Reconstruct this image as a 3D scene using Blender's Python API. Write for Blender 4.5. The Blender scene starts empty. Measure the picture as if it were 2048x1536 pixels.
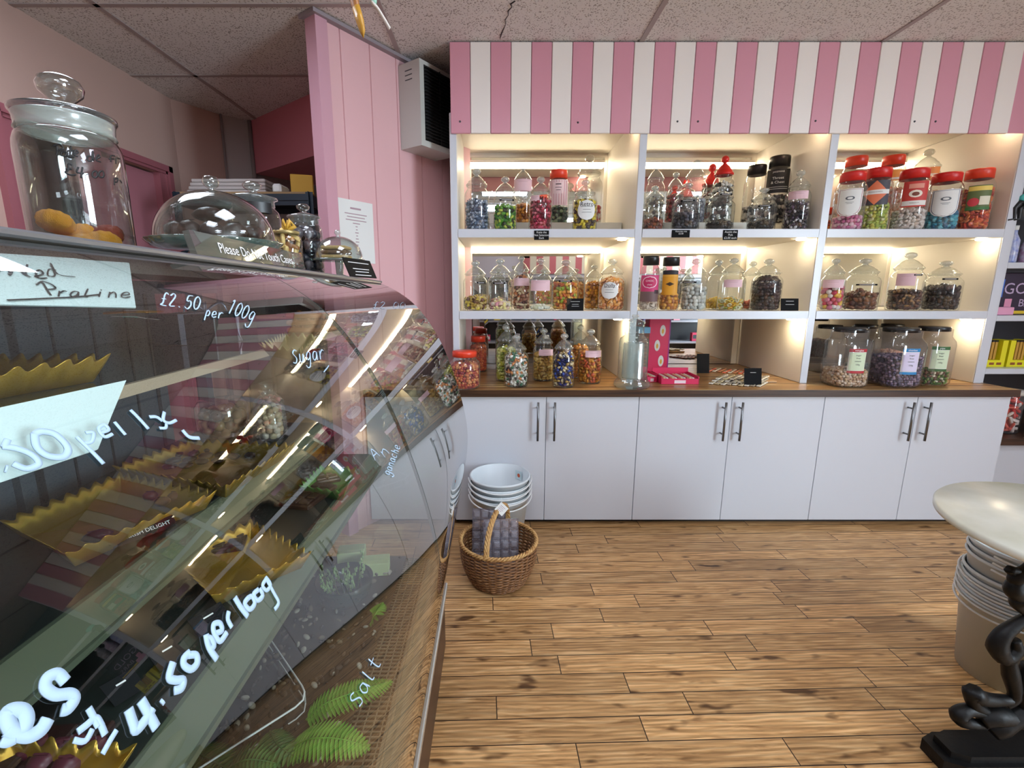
import bpy, math, random
import numpy as np
from mathutils import Vector, Matrix
random.seed(7); rng = np.random.default_rng(7)
S = bpy.context.scene
COL = S.collection
# ---------------------------------------------------------------- camera
F, CX, CY, PITCH, H = 935.0, 990.0, 768.0, math.radians(11.35), 1.312
cam = bpy.data.cameras.new('camera'); cam.sensor_width = 36.0; cam.lens = F / 2048 * 36
cam.shift_x = (1024 - CX) / 2048; cam.clip_start = 0.02; cam.clip_end = 60
camo = bpy.data.objects.new('camera', cam); COL.objects.link(camo)
camo.location = (0, 0, H); camo.rotation_euler = (math.pi / 2 - PITCH, 0, 0)
S.camera = camo
# ---------------------------------------------------------------- view, world, light
S.view_settings.view_transform = 'Standard'; S.view_settings.look = 'None'
S.view_settings.gamma = 1.0; S.view_settings.use_curve_mapping = False
S.view_settings.exposure = 0.0
S.cycles.max_bounces = 9; S.cycles.diffuse_bounces = 3; S.cycles.glossy_bounces = 4
S.cycles.transmission_bounces = 6; S.cycles.transparent_max_bounces = 28
S.cycles.caustics_reflective = False; S.cycles.caustics_refractive = False
S.cycles.sample_clamp_indirect = 6.0; S.cycles.use_denoising = True
W = bpy.data.worlds.new('sky'); S.world = W; W.use_nodes = True
W.node_tree.nodes['Background'].inputs[0].default_value = (0.75, 0.87, 1.0, 1)
W.node_tree.nodes['Background'].inputs[1].default_value = 1.2
def area(name, loc, rot, sx, sy, power, col):
    l = bpy.data.lights.new(name, 'AREA'); l.shape = 'RECTANGLE'; l.size = sx; l.size_y = sy
    l.energy = power; l.color = col
    o = bpy.data.objects.new(name, l); COL.objects.link(o); o.location = loc; o.rotation_euler = rot
    return o
CEIL = 2.52
# daylight entering the shopfront windows (behind and to the right of the camera)
area('daylight', (4.5, -1.75, 1.5), (0, math.radians(90), 0), 1.7, 1.5, 330, (0.74, 0.89, 1.0))
CEIL_LIGHT = 16.0       # emission of the ceiling panels
LED = 24.0              # emission of the shelf strips
CASE_LIGHT = 3.6       # emission of the display case strip
# ---------------------------------------------------------------- measuring helpers (photo pixel -> point in the room)
s_, c_ = math.sin(PITCH), math.cos(PITCH)
def ray(px, py):
    u = (px - CX) / F; v = (py - CY) / F
    return (u, c_ - v * s_, -s_ - v * c_)
def aty(px, py, Y):
    d = ray(px, py); t = Y / d[1]; return (d[0] * t, Y, H + d[2] * t)
def atz(px, py, Z):
    d = ray(px, py); t = (Z - H) / d[2]; return (d[0] * t, d[1] * t, Z)
def atx(px, py, X):
    d = ray(px, py); t = X / d[0]; return (X, d[1] * t, H + d[2] * t)
# ---------------------------------------------------------------- materials
def lin(c):
    return tuple(((x / 255) / 12.92 if x / 255 <= .04045 else ((x / 255 + .055) / 1.055) ** 2.4) for x in c) + (1.0,)
MATS = {}
def new(name):
    m = bpy.data.materials.new(name); m.use_nodes = True; return m
def M(name, col=(200, 200, 200), rough=.5, metal=0.0, spec=.5, coat=0.0, bump=None, var=None, alpha=1.0, trans=0.0, emit=None, sss=0):
    """procedural principled material: noise variation of colour (var) and bump (scale, strength)"""
    if name in MATS: return MATS[name]
    m = new(name); nt = m.node_tree; b = nt.nodes['Principled BSDF']
    b.inputs['Base Color'].default_value = lin(col); b.inputs['Roughness'].default_value = rough
    b.inputs['Metallic'].default_value = metal; b.inputs['Specular IOR Level'].default_value = spec
    b.inputs['Coat Weight'].default_value = coat; b.inputs['Alpha'].default_value = alpha
    b.inputs['Transmission Weight'].default_value = trans
    if sss: b.inputs['Subsurface Weight'].default_value = sss; b.inputs['Subsurface Radius'].default_value = (.02, .01, .005)
    tc = nt.nodes.new('ShaderNodeTexCoord')
    if var:
        n = nt.nodes.new('ShaderNodeTexNoise'); n.inputs['Scale'].default_value = var[0]; n.inputs['Detail'].default_value = 4
        nt.links.new(tc.outputs['Object'], n.inputs['Vector'])
        r = nt.nodes.new('ShaderNodeMapRange'); r.inputs[1].default_value = .3; r.inputs[2].default_value = .7
        mx = nt.nodes.new('ShaderNodeMix'); mx.data_type = 'RGBA'
        mx.inputs[6].default_value = lin(col); mx.inputs[7].default_value = lin(var[1])
        nt.links.new(n.outputs[0], r.inputs[0]); nt.links.new(r.outputs[0], mx.inputs[0])
        nt.links.new(mx.outputs[2], b.inputs['Base Color'])
    if bump:
        n = nt.nodes.new('ShaderNodeTexNoise'); n.inputs['Scale'].default_value = bump[0]; n.inputs['Detail'].default_value = 3
        nt.links.new(tc.outputs['Object'], n.inputs['Vector'])
        bp = nt.nodes.new('ShaderNodeBump'); bp.inputs['Strength'].default_value = bump[1]; bp.inputs['Distance'].default_value = .004
        nt.links.new(n.outputs[0], bp.inputs['Height']); nt.links.new(bp.outputs[0], b.inputs['Normal'])
    if emit:
        b.inputs['Emission Color'].default_value = lin(emit[0]); b.inputs['Emission Strength'].default_value = emit[1]
    MATS[name] = m; return m
def GLASS(name, tint=(255, 255, 255), ior=1.5, boost=1.0, rough=0.0, haze=0.0, hazecol=(220, 225, 225)):
    """clear sheet: what the surface does not reflect (Fresnel) passes straight through"""
    if name in MATS: return MATS[name]
    m = new(name); nt = m.node_tree; nt.nodes.clear()
    out = nt.nodes.new('ShaderNodeOutputMaterial'); mix = nt.nodes.new('ShaderNodeMixShader')
    tr = nt.nodes.new('ShaderNodeBsdfTransparent'); tr.inputs[0].default_value = lin(tint)
    gl = nt.nodes.new('ShaderNodeBsdfGlossy'); gl.inputs['Roughness'].default_value = rough
    geo = nt.nodes.new('ShaderNodeNewGeometry'); fr = nt.nodes.new('ShaderNodeFresnel')
    mr = nt.nodes.new('ShaderNodeMapRange'); mr.inputs[3].default_value = ior; mr.inputs[4].default_value = 1 / ior
    nt.links.new(geo.outputs['Backfacing'], mr.inputs[0]); nt.links.new(mr.outputs[0], fr.inputs['IOR'])
    mu = nt.nodes.new('ShaderNodeMath'); mu.operation = 'MULTIPLY'; mu.inputs[1].default_value = boost; mu.use_clamp = True
    nt.links.new(fr.outputs[0], mu.inputs[0]); nt.links.new(mu.outputs[0], mix.inputs[0])
    src = tr.outputs[0]
    if haze:
        d = nt.nodes.new('ShaderNodeBsdfDiffuse'); d.inputs[0].default_value = lin(hazecol)
        m2 = nt.nodes.new('ShaderNodeMixShader'); m2.inputs[0].default_value = haze
        nt.links.new(tr.outputs[0], m2.inputs[1]); nt.links.new(d.outputs[0], m2.inputs[2]); src = m2.outputs[0]
    nt.links.new(src, mix.inputs[1]); nt.links.new(gl.outputs[0], mix.inputs[2])
    nt.links.new(mix.outputs[0], out.inputs[0]); MATS[name] = m; return m
def EMIT(name, col, st):
    if name in MATS: return MATS[name]
    m = new(name); nt = m.node_tree; nt.nodes.clear()
    o = nt.nodes.new('ShaderNodeOutputMaterial'); e = nt.nodes.new('ShaderNodeEmission')
    e.inputs[0].default_value = lin(col); e.inputs[1].default_value = st
    nt.links.new(e.outputs[0], o.inputs[0]); MATS[name] = m; return m
def wood_floor():
    m = new('oak_planks'); nt = m.node_tree; N = nt.nodes; L = nt.links; b = N['Principled BSDF']
    tc = N.new('ShaderNodeTexCoord'); mp = N.new('ShaderNodeMapping'); mp.inputs['Rotation'].default_value = (0, 0, math.radians(-1.6))
    mp.inputs['Location'].default_value = (.35, .045, 0)
    L.new(tc.outputs['Object'], mp.inputs[0])
    br = N.new('ShaderNodeTexBrick'); br.inputs['Scale'].default_value = 1.0; br.inputs['Brick Width'].default_value = .62
    br.inputs['Row Height'].default_value = .0845; br.inputs['Mortar Size'].default_value = .0017; br.inputs['Mortar Smooth'].default_value = .1
    br.inputs['Bias'].default_value = 0; br.offset = .37; br.offset_frequency = 3; br.squash = 1.35; br.squash_frequency = 2
    br.inputs['Color1'].default_value = (0, 0, 0, 1); br.inputs['Color2'].default_value = (1, 1, 1, 1); br.inputs['Mortar'].default_value = (.5, .5, .5, 1)
    L.new(mp.outputs[0], br.inputs['Vector'])
    # per-plank shift of the grain
    sep = N.new('ShaderNodeSeparateXYZ'); L.new(mp.outputs[0], sep.inputs[0])
    cm = N.new('ShaderNodeCombineXYZ')
    mul = N.new('ShaderNodeMath'); mul.operation = 'MULTIPLY'; mul.inputs[1].default_value = 7.3; L.new(br.outputs['Color'], mul.inputs[0])
    L.new(sep.outputs[0], cm.inputs[0]); L.new(sep.outputs[1], cm.inputs[1]); L.new(mul.outputs[0], cm.inputs[2])
    st = N.new('ShaderNodeMapping'); st.inputs['Scale'].default_value = (2.6, 30, 1); L.new(cm.outputs[0], st.inputs[0])
    n1 = N.new('ShaderNodeTexNoise'); n1.inputs['Scale'].default_value = 2.2; n1.inputs['Detail'].default_value = 7; n1.inputs['Distortion'].default_value = 1.2
    L.new(st.outputs[0], n1.inputs['Vector'])
    st2 = N.new('ShaderNodeMapping'); st2.inputs['Scale'].default_value = (.9, 6.5, 1); L.new(cm.outputs[0], st2.inputs[0])
    wv = N.new('ShaderNodeTexWave'); wv.bands_direction = 'Y'; wv.inputs['Scale'].default_value = 3.2; wv.inputs['Distortion'].default_value = 9
    wv.inputs['Detail'].default_value = 3; wv.inputs['Detail Scale'].default_value = .8; L.new(st2.outputs[0], wv.inputs['Vector'])
    st3 = N.new('ShaderNodeMapping'); st3.inputs['Scale'].default_value = (4.2, 12, 1); L.new(cm.outputs[0], st3.inputs[0])
    n3 = N.new('ShaderNodeTexNoise'); n3.inputs['Scale'].default_value = 1.7; n3.inputs['Detail'].default_value = 2; L.new(st3.outputs[0], n3.inputs['Vector'])
    r1 = N.new('ShaderNodeValToRGB'); e = r1.color_ramp; e.elements[0].position = .28; e.elements[0].color = lin((150, 108, 66))
    e.elements[1].position = .72; e.elements[1].color = lin((226, 184, 132)); k = e.elements.new(.5); k.color = lin((198, 152, 100))
    L.new(n1.outputs[0], r1.inputs[0])
    r2 = N.new('ShaderNodeMapRange'); r2.inputs[3].default_value = .72; r2.inputs[4].default_value = 1.12; L.new(wv.outputs[0], r2.inputs[0])
    m1 = N.new('ShaderNodeMix'); m1.data_type = 'RGBA'; m1.blend_type = 'MULTIPLY'; m1.inputs[0].default_value = 1
    L.new(r1.outputs[0], m1.inputs[6]); L.new(r2.outputs[0], m1.inputs[7])
    r3 = N.new('ShaderNodeValToRGB'); e = r3.color_ramp; e.elements[0].position = .27; e.elements[0].color = (.22, .17, .13, 1)
    e.elements[1].position = .36; e.elements[1].color = (1, 1, 1, 1); L.new(n3.outputs[0], r3.inputs[0])
    m2 = N.new('ShaderNodeMix'); m2.data_type = 'RGBA'; m2.blend_type = 'MULTIPLY'; m2.inputs[0].default_value = 1
    L.new(m1.outputs[2], m2.inputs[6]); L.new(r3.outputs[0], m2.inputs[7])
    r4 = N.new('ShaderNodeMapRange'); r4.inputs[3].default_value = .78; r4.inputs[4].default_value = 1.12; L.new(br.outputs['Color'], r4.inputs[0])
    m3 = N.new('ShaderNodeMix'); m3.data_type = 'RGBA'; m3.blend_type = 'MULTIPLY'; m3.inputs[0].default_value = 1
    L.new(m2.outputs[2], m3.inputs[6]); L.new(r4.outputs[0], m3.inputs[7])
    m4 = N.new('ShaderNodeMix'); m4.data_type = 'RGBA'; m4.inputs[7].default_value = lin((38, 24, 14))
    L.new(br.outputs['Fac'], m4.inputs[0]); L.new(m3.outputs[2], m4.inputs[6]); L.new(m4.outputs[2], b.inputs['Base Color'])
    b.inputs['Roughness'].default_value = .42; b.inputs['Specular IOR Level'].default_value = .35
    bp = N.new('ShaderNodeBump'); bp.inputs['Strength'].default_value = .35; bp.inputs['Distance'].default_value = .001; bp.invert = True
    L.new(br.outputs['Fac'], bp.inputs['Height']); L.new(bp.outputs[0], b.inputs['Normal'])
    return m
def streak_wood(name, cols, sc=(1.2, 30, 30), rough=.35, lo=.36, hi=.64):
    m = new(name); nt = m.node_tree; N = nt.nodes; L = nt.links; b = N['Principled BSDF']
    tc = N.new('ShaderNodeTexCoord'); mp = N.new('ShaderNodeMapping'); mp.inputs['Scale'].default_value = sc
    L.new(tc.outputs['Object'], mp.inputs[0]); n = N.new('ShaderNodeTexNoise'); n.inputs['Scale'].default_value = 1.6; n.inputs['Detail'].default_value = 3
    L.new(mp.outputs[0], n.inputs['Vector']); r = N.new('ShaderNodeValToRGB'); e = r.color_ramp
    e.elements[0].position = lo; e.elements[0].color = lin(cols[0]); e.elements[1].position = hi; e.elements[1].color = lin(cols[-1])
    for i, cc in enumerate(cols[1:-1]):
        k = e.elements.new(lo + (hi - lo) * (i + 1) / (len(cols) - 1)); k.color = lin(cc)
    L.new(n.outputs[0], r.inputs[0]); L.new(r.outputs[0], b.inputs['Base Color']); b.inputs['Roughness'].default_value = rough
    MATS[name] = m; return m
def ceiling_mat():
    m = new('ceiling_tile'); nt = m.node_tree; N = nt.nodes; L = nt.links; b = N['Principled BSDF']
    tc = N.new('ShaderNodeTexCoord'); v = N.new('ShaderNodeTexVoronoi'); v.inputs['Scale'].default_value = 95
    L.new(tc.outputs['Object'], v.inputs['Vector']); n = N.new('ShaderNodeTexNoise'); n.inputs['Scale'].default_value = 30; L.new(tc.outputs['Object'], n.inputs['Vector'])
    ad = N.new('ShaderNodeMath'); ad.operation = 'MULTIPLY_ADD'; ad.inputs[1].default_value = -.55; L.new(n.outputs[0], ad.inputs[0]); L.new(v.outputs['Distance'], ad.inputs[2])
    r = N.new('ShaderNodeValToRGB'); r.color_ramp.elements[0].position = -.0; r.color_ramp.elements[0].color = lin((160, 154, 150))
    r.color_ramp.elements[1].position = .07; r.color_ramp.elements[1].color = lin((226, 224, 222)); L.new(ad.outputs[0], r.inputs[0])
    L.new(r.outputs[0], b.inputs['Base Color']); b.inputs['Roughness'].default_value = .9
    bp = N.new('ShaderNodeBump'); bp.inputs['Strength'].default_value = .4; bp.inputs['Distance'].default_value = .003
    L.new(ad.outputs[0], bp.inputs['Height']); L.new(bp.outputs[0], b.inputs['Normal']); return m
# ---------------------------------------------------------------- mesh building
class MB:
    def __init__(s): s.v = []; s.f = []; s.m = []; s.sm = []
    def add(s, vs, fs, mi=0, sm=False):
        o = len(s.v); s.v += [tuple(v) for v in vs]
        for f in fs: s.f.append([i + o for i in f]); s.m.append(mi); s.sm.append(sm)
    def box(s, x0, x1, y0, y1, z0, z1, mi=0, T=None, bev=0.0):
        if bev > 0:
            b = min(bev, abs(x1 - x0) / 2.01, abs(y1 - y0) / 2.01, abs(z1 - z0) / 2.01)
            vs = []; idx = {}
            for i, x in enumerate((x0, x1)):
                for j, y in enumerate((y0, y1)):
                    for k, z in enumerate((z0, z1)):
                        sx, sy, sz = (b, -b)[i], (b, -b)[j], (b, -b)[k]
                        idx[i, j, k] = len(vs); vs += [(x, y + sy, z + sz), (x + sx, y, z + sz), (x + sx, y + sy, z)]
            I = lambda i, j, k, a: idx[i, j, k] + a
            fs = []
            for i in (0, 1):
                q = [I(i, 0, 0, 0), I(i, 1, 0, 0), I(i, 1, 1, 0), I(i, 0, 1, 0)]; fs.append(q if i else q[::-1])
                q = [I(0, i, 0, 1), I(1, i, 0, 1), I(1, i, 1, 1), I(0, i, 1, 1)]; fs.append(q[::-1] if i else q)
                q = [I(0, 0, i, 2), I(1, 0, i, 2), I(1, 1, i, 2), I(0, 1, i, 2)]; fs.append(q if i else q[::-1])
            for a in (0, 1):
                for c in (0, 1):
                    fs.append([I(a, c, 0, 0), I(a, c, 0, 1), I(a, c, 1, 1), I(a, c, 1, 0)])
                    fs.append([I(a, 0, c, 0), I(a, 0, c, 2), I(a, 1, c, 2), I(a, 1, c, 0)])
                    fs.append([I(0, a, c, 1), I(0, a, c, 2), I(1, a, c, 2), I(1, a, c, 1)])
            for k in idx: fs.append([idx[k], idx[k] + 1, idx[k] + 2])
        else:
            vs = [(x, y, z) for x in (x0, x1) for y in (y0, y1) for z in (z0, z1)]
            fs = [(0, 1, 3, 2), (4, 6, 7, 5), (0, 4, 5, 1), (2, 3, 7, 6), (0, 2, 6, 4), (1, 5, 7, 3)]
        if T is not None: vs = [T @ Vector(v) for v in vs]
        s.add(vs, fs, mi)
    def lathe(s, prof, seg=32, c=(0, 0, 0), mi=0, sm=True, sq=0.0, T=None, arc=None, wave=None):
        """prof: list of (r, z); sq>0 squares the section; wave=(n, amp) scallops the radius"""
        vs = []; n = len(prof)
        for k in range(seg):
            a = 2 * math.pi * k / seg
            ca, sa = math.cos(a), math.sin(a)
            g = 1.0
            if sq > 0:
                p = 2 + sq; g = 1 / ((abs(ca) ** p + abs(sa) ** p) ** (1 / p))
            for (r, z) in prof:
                rr = r * (1 + (g - 1) * (1 if r > 0 else 0))
                if wave: rr *= 1 + wave[1] * math.cos(wave[0] * a)
                vs.append((c[0] + rr * ca, c[1] + rr * sa, c[2] + z))
        fs = []
        for k in range(seg):
            k2 = (k + 1) % seg
            for i in range(n - 1):
                a, b2, c2, d = k * n + i, k2 * n + i, k2 * n + i + 1, k * n + i + 1
                r0, r1 = prof[i][0], prof[i + 1][0]
                if r0 < 1e-6 and r1 < 1e-6: continue
                if r0 < 1e-6: fs.append((a, c2, d))
                elif r1 < 1e-6: fs.append((a, b2, d))
                else: fs.append((a, b2, c2, d))
        if T is not None: vs = [T @ Vector(v) for v in vs]
        s.add(vs, fs, mi, sm)
    def tube(s, pts, r, seg=8, mi=0, sm=True, cap=True, closed=False, flat=1.0, up=None):
        pts = [Vector(p) for p in pts]; n = len(pts); rs = r if isinstance(r, (list, tuple)) else [r] * n
        vs = []; prev = None
        for i, p in enumerate(pts):
            if closed: d = pts[(i + 1) % n] - pts[i - 1]
            else: d = pts[min(i + 1, n - 1)] - pts[max(i - 1, 0)]
            if d.length < 1e-9: d = Vector((0, 0, 1))
            d.normalize()
            if up is not None:
                a = Vector(up[i] if isinstance(up, list) else up); a = a - d * a.dot(d)
                if a.length < 1e-6: a = d.orthogonal()
            elif prev is None: a = d.orthogonal()
            else:
                a = prev - d * prev.dot(d)
                if a.length < 1e-6: a = d.orthogonal()
            a.normalize(); prev = a; b = d.cross(a)
            for k in range(seg):
                t = 2 * math.pi * k / seg
                vs.append(p + (a * math.cos(t) * flat + b * math.sin(t)) * rs[i])
        fs = []
        for i in range(n if closed else n - 1):
            j = (i + 1) % n
            for k in range(seg):
                k2 = (k + 1) % seg; fs.append((i * seg + k, i * seg + k2, j * seg + k2, j * seg + k))
        if cap and not closed: fs.append(tuple(range(seg))[::-1]); fs.append(tuple((n - 1) * seg + k for k in range(seg)))
        s.add(vs, fs, mi, sm)
    def prism(s, poly, z0, z1, mi=0, T=None, sm=False):
        n = len(poly); vs = [(x, y, z0) for x, y in poly] + [(x, y, z1) for x, y in poly]
        if T is not None: vs = [T @ Vector(v) for v in vs]
        s.add(vs, [tuple(range(n))[::-1], tuple(range(n, 2 * n))] + [(i, (i + 1) % n, n + (i + 1) % n, n + i) for i in range(n)], mi, sm)
    def ball(s, c, r, mi=0, seg=14, rings=8, sc=(1, 1, 1), T=None):
        vs = []; fs = []
        for i in range(rings + 1):
            ph = math.pi * i / rings
            for k in range(seg):
                a = 2 * math.pi * k / seg
                vs.append((c[0] + r * sc[0] * math.sin(ph) * math.cos(a), c[1] + r * sc[1] * math.sin(ph) * math.sin(a), c[2] + r * sc[2] * math.cos(ph)))
        for i in range(rings):
            for k in range(seg):
                k2 = (k + 1) % seg; q = (i * seg + k, (i + 1) * seg + k, (i + 1) * seg + k2, i * seg + k2)
                fs.append(q)
        if T is not None: vs = [T @ Vector(v) for v in vs]
        s.add(vs, fs, mi, True)
    def build(s, name, mats, parent=None, kind=None, label=None, cat=None, group=None, loc=None, T=None):
        me = bpy.data.meshes.new(name); me.from_pydata(s.v, [], s.f)
        if not isinstance(mats, (list, tuple)): mats = [mats]
        for m in mats: me.materials.append(m)
        me.polygons.foreach_set('material_index', s.m); me.polygons.foreach_set('use_smooth', s.sm)
        me.update(); o = bpy.data.objects.new(name, me); COL.objects.link(o)
        if loc is not None: o.location = loc
        if T is not None: o.matrix_world = T
        if parent is not None: o.parent = parent
        return tag(o, label, cat, group, kind)
def tag(o, label=None, cat=None, group=None, kind=None):
    if label: o['label'] = label
    if cat: o['category'] = cat
    if group: o['group'] = group
    if kind: o['kind'] = kind
    return o
def thing(name, loc, label, cat, group=None, rz=0.0):
    o = bpy.data.objects.new(name, None); COL.objects.link(o); o.location = loc; o.rotation_euler = (0, 0, rz)
    o.empty_display_size = .05
    return tag(o, label, cat, group)
_tc = {}
def text_geo(txt, size=1.0, bold=False):
    """triangulated outline of a text, centred"""
    key = txt
    if key not in _tc:
        cu = bpy.data.curves.new('t', 'FONT'); cu.body = txt; cu.size = 1.0; cu.resolution_u = 3; cu.align_x = 'CENTER'; cu.align_y = 'CENTER'
        if bold: cu.offset = .02
        o = bpy.data.objects.new('t', cu); COL.objects.link(o)
        me = bpy.data.meshes.new_from_object(o.evaluated_get(bpy.context.evaluated_depsgraph_get()))
        _tc[key] = ([tuple(v.co) for v in me.vertices], [tuple(p.vertices) for p in me.polygons])
        bpy.data.objects.remove(o); bpy.data.curves.remove(cu); bpy.data.meshes.remove(me)
    v, f = _tc[key]; return [(x * size, y * size) for x, y, z in v], f
def add_text(mb, txt, size, fn, mi=0):
    v, f = text_geo(txt, size); mb.add([fn(x, y) for x, y in v], f, mi)
# candy heaps ------------------------------------------------------
def ico(sub=1):
    import bmesh
    b = bmesh.new(); bmesh.ops.create_icosphere(b, subdivisions=sub, radius=1.0)
    v = np.array([x.co[:] for x in b.verts]); f = np.array([[q.index for q in x.verts] for x in b.faces]); b.free(); return v, f
ICO1 = ico(2)      # 42 vertices
def tmpl(shape):
    v, f = ICO1; v = v.copy()
    if shape == 'ball': pass
    elif shape == 'bean': v = v * [1.45, .8, .75]; v[:, 1] += .25 * v[:, 0] ** 2 * .6
    elif shape == 'nut': v = v * [1.35, .85, .7]; v[:, :] *= (1 - .25 * (v[:, :1] > 0) * np.abs(v[:, :1]) / 1.35)
    elif shape == 'coin': v = np.sign(v) * np.abs(v) ** .6 * [1.05, 1.05, .42]
    elif shape == 'block': v = np.sign(v) * np.abs(v) ** .35 * [.95, .7, .55]
    elif shape == 'pillow': v = np.sign(v) * np.abs(v) ** .55 * [1.05, .8, .55]
    elif shape == 'ring':
        n, k = 9, 5; vs = []; fs = []
        for i in range(n):
            a = 2 * math.pi * i / n
            for j in range(k):
                b = 2 * math.pi * j / k; r = .78 + .34 * math.cos(b); vs.append((r * math.cos(a), r * math.sin(a), .34 * math.sin(b)))
        for i in range(n):
            for j in range(k):
                a, b, c, d = i * k + j, ((i + 1) % n) * k + j, ((i + 1) % n) * k + (j + 1) % k, i * k + (j + 1) % k
                fs += [(a, b, c), (a, c, d)]
        v, f = np.array(vs), np.array(fs)
    elif shape == 'wrapped':
        v = v * [.85, .62, .62]; fan = []; ff = []
        for sgn in (-1, 1):
            o = len(v) + len(fan); fan.append((.7 * sgn, 0, 0))
            for k in range(7):
                a = 2 * math.pi * k / 7; rr = .55 + .2 * (k % 2); fan.append((1.35 * sgn, rr * math.cos(a), rr * .5 * math.sin(a)))
            ff += [(o, o + 1 + k, o + 1 + (k + 1) % 7) for k in range(7)]
        v = np.vstack([v, np.array(fan)]); f = np.vstack([f, np.array(ff)])
    elif shape == 'stick': v = np.sign(v) * np.abs(v) ** .5 * [1.9, .42, .42]
    return v, f
TM = {}
def rots(n):
    q = rng.normal(size=(n, 4)); q /= np.linalg.norm(q, axis=1)[:, None]; w, x, y, z = q.T
    return np.stack([1 - 2 * (y * y + z * z), 2 * (x * y - z * w), 2 * (x * z + y * w), 2 * (x * y + z * w), 1 - 2 * (x * x + z * z), 2 * (y * z - x * w), 2 * (x * z - y * w), 2 * (y * z + x * w), 1 - 2 * (x * x + y * y)], 1).reshape(n, 3, 3)
def np_mesh(name, v, f, mi, mats, smooth=True):
    me = bpy.data.meshes.new(name); nv, nf = len(v), len(f)
    me.vertices.add(nv); me.vertices.foreach_set('co', v.astype(np.float32).ravel())
    me.loops.add(nf * 3); me.loops.foreach_set('vertex_index', f.astype(np.int32).ravel())
    me.polygons.add(nf); me.polygons.foreach_set('loop_start', np.arange(0, nf * 3, 3, dtype=np.int32))
    me.polygons.foreach_set('material_index', mi.astype(np.int32)); me.polygons.foreach_set('use_smooth', np.full(nf, smooth))
    for m in mats: me.materials.append(m)
    me.update(); me.validate(); return me
def cmat(col, gloss=.3, metal=0.0):
    return M('sweet_%d_%d_%d_%d' % (*col, int(gloss * 10 + metal * 100)), col, rough=gloss, metal=metal, spec=.5)
def sweets(name, c, r, h, cols, size, shape, label, gloss=.3, metal=0.0, sq=0.0, cat='sweets', core=True, flat=False, shoulder=None):
    """heap of small sweets filling a jar of inner radius r to height h"""
    if shape not in TM: TM[shape] = tmpl(shape)
    tv, tf = TM[shape]; P = []
    st = size * .82; z = size * .5
    while z < h:
        top = z + st >= h
        rr = r - size * .55
        while rr > 0:
            n = max(1, int(2 * math.pi * rr / (size * .92)))
            for k in range(n):
                a = 2 * math.pi * (k + rng.uniform(-.3, .3)) / n + z * 37
                g = 1.0
                if sq: g = 1 / ((abs(math.cos(a)) ** (2 + sq) + abs(math.sin(a)) ** (2 + sq)) ** (1 / (2 + sq)))
                zz = z + rng.uniform(-.2, .2) * size + (size * .9 * (1 - rr / r) * (0 if flat else 1) if top else 0)
                P.append((c[0] + rr * g * math.cos(a), c[1] + rr * g * math.sin(a), c[2] + max(zz, size * .45)))
            if not top: break
            rr -= size * .8
        z += st
    P = np.array(P); n = len(P); R = rots(n) if shape != 'coin' or True else None
    sc = size * .56 * rng.uniform(.85, 1.1, size=(n, 1, 1))
    lim = r
    V = (tv[None] * sc) @ np.transpose(R, (0, 2, 1))
    # keep elongated pieces inside the wall: pull radial excess back
    X = V + P[:, None, :]
    dx = X[:, :, 0] - c[0]; dy = X[:, :, 1] - c[1]; ang = np.arctan2(dy, dx)
    lg = lim * (1 / ((np.abs(np.cos(ang)) ** (2 + sq) + np.abs(np.sin(ang)) ** (2 + sq)) ** (1 / (2 + sq))) if sq else 1.0)
    lg = lg * (.84 + .16 * np.clip((X[:, :, 2] - c[2]) / .016, 0, 1))
    if shoulder: lg = lg * (1 - .30 * np.clip((X[:, :, 2] - c[2] - shoulder) / .02, 0, 1))
    rad = np.hypot(dx, dy); k = np.where(rad > lg * .985, lg * .985 / np.maximum(rad, 1e-9), 1.0)
    X[:, :, 0] = c[0] + dx * k; X[:, :, 1] = c[1] + dy * k; X[:, :, 2] = np.maximum(X[:, :, 2], c[2] + .0005)
    Fc = (tf[None] + (np.arange(n) * len(tv))[:, None, None]).reshape(-1, 3)
    mi = np.repeat(rng.integers(0, len(cols), n), len(tf)); V2 = X.reshape(-1, 3)
    if core:
        seg = 14; rc = r - size * .95; hc = h - size * 1.0
        if rc > .01 and hc > .01:
            a = np.arange(seg) * 2 * math.pi / seg
            base = np.stack([c[0] + rc * np.cos(a), c[1] + rc * np.sin(a), np.full(seg, c[2] + .003)], 1)
            topv = base + [0, 0, hc]; cc = np.array([[c[0], c[1], c[2] + .003 + hc]])
            o = len(V2); V2 = np.vstack([V2, base, topv, cc]); t = []
            for i in range(seg):
                j = (i + 1) % seg; t += [(o + i, o + j, o + seg + j), (o + i, o + seg + j, o + seg + i), (o + seg + i, o + seg + j, o + 2 * seg)]
            Fc = np.vstack([Fc, np.array(t)]); mi = np.concatenate([mi, np.zeros(len(t), int)])
    me = np_mesh(name, V2, Fc, mi, [cmat(q, gloss, metal) for q in cols])
    o = bpy.data.objects.new(name, me); COL.objects.link(o)
    return tag(o, label, cat, kind='stuff')
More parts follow.
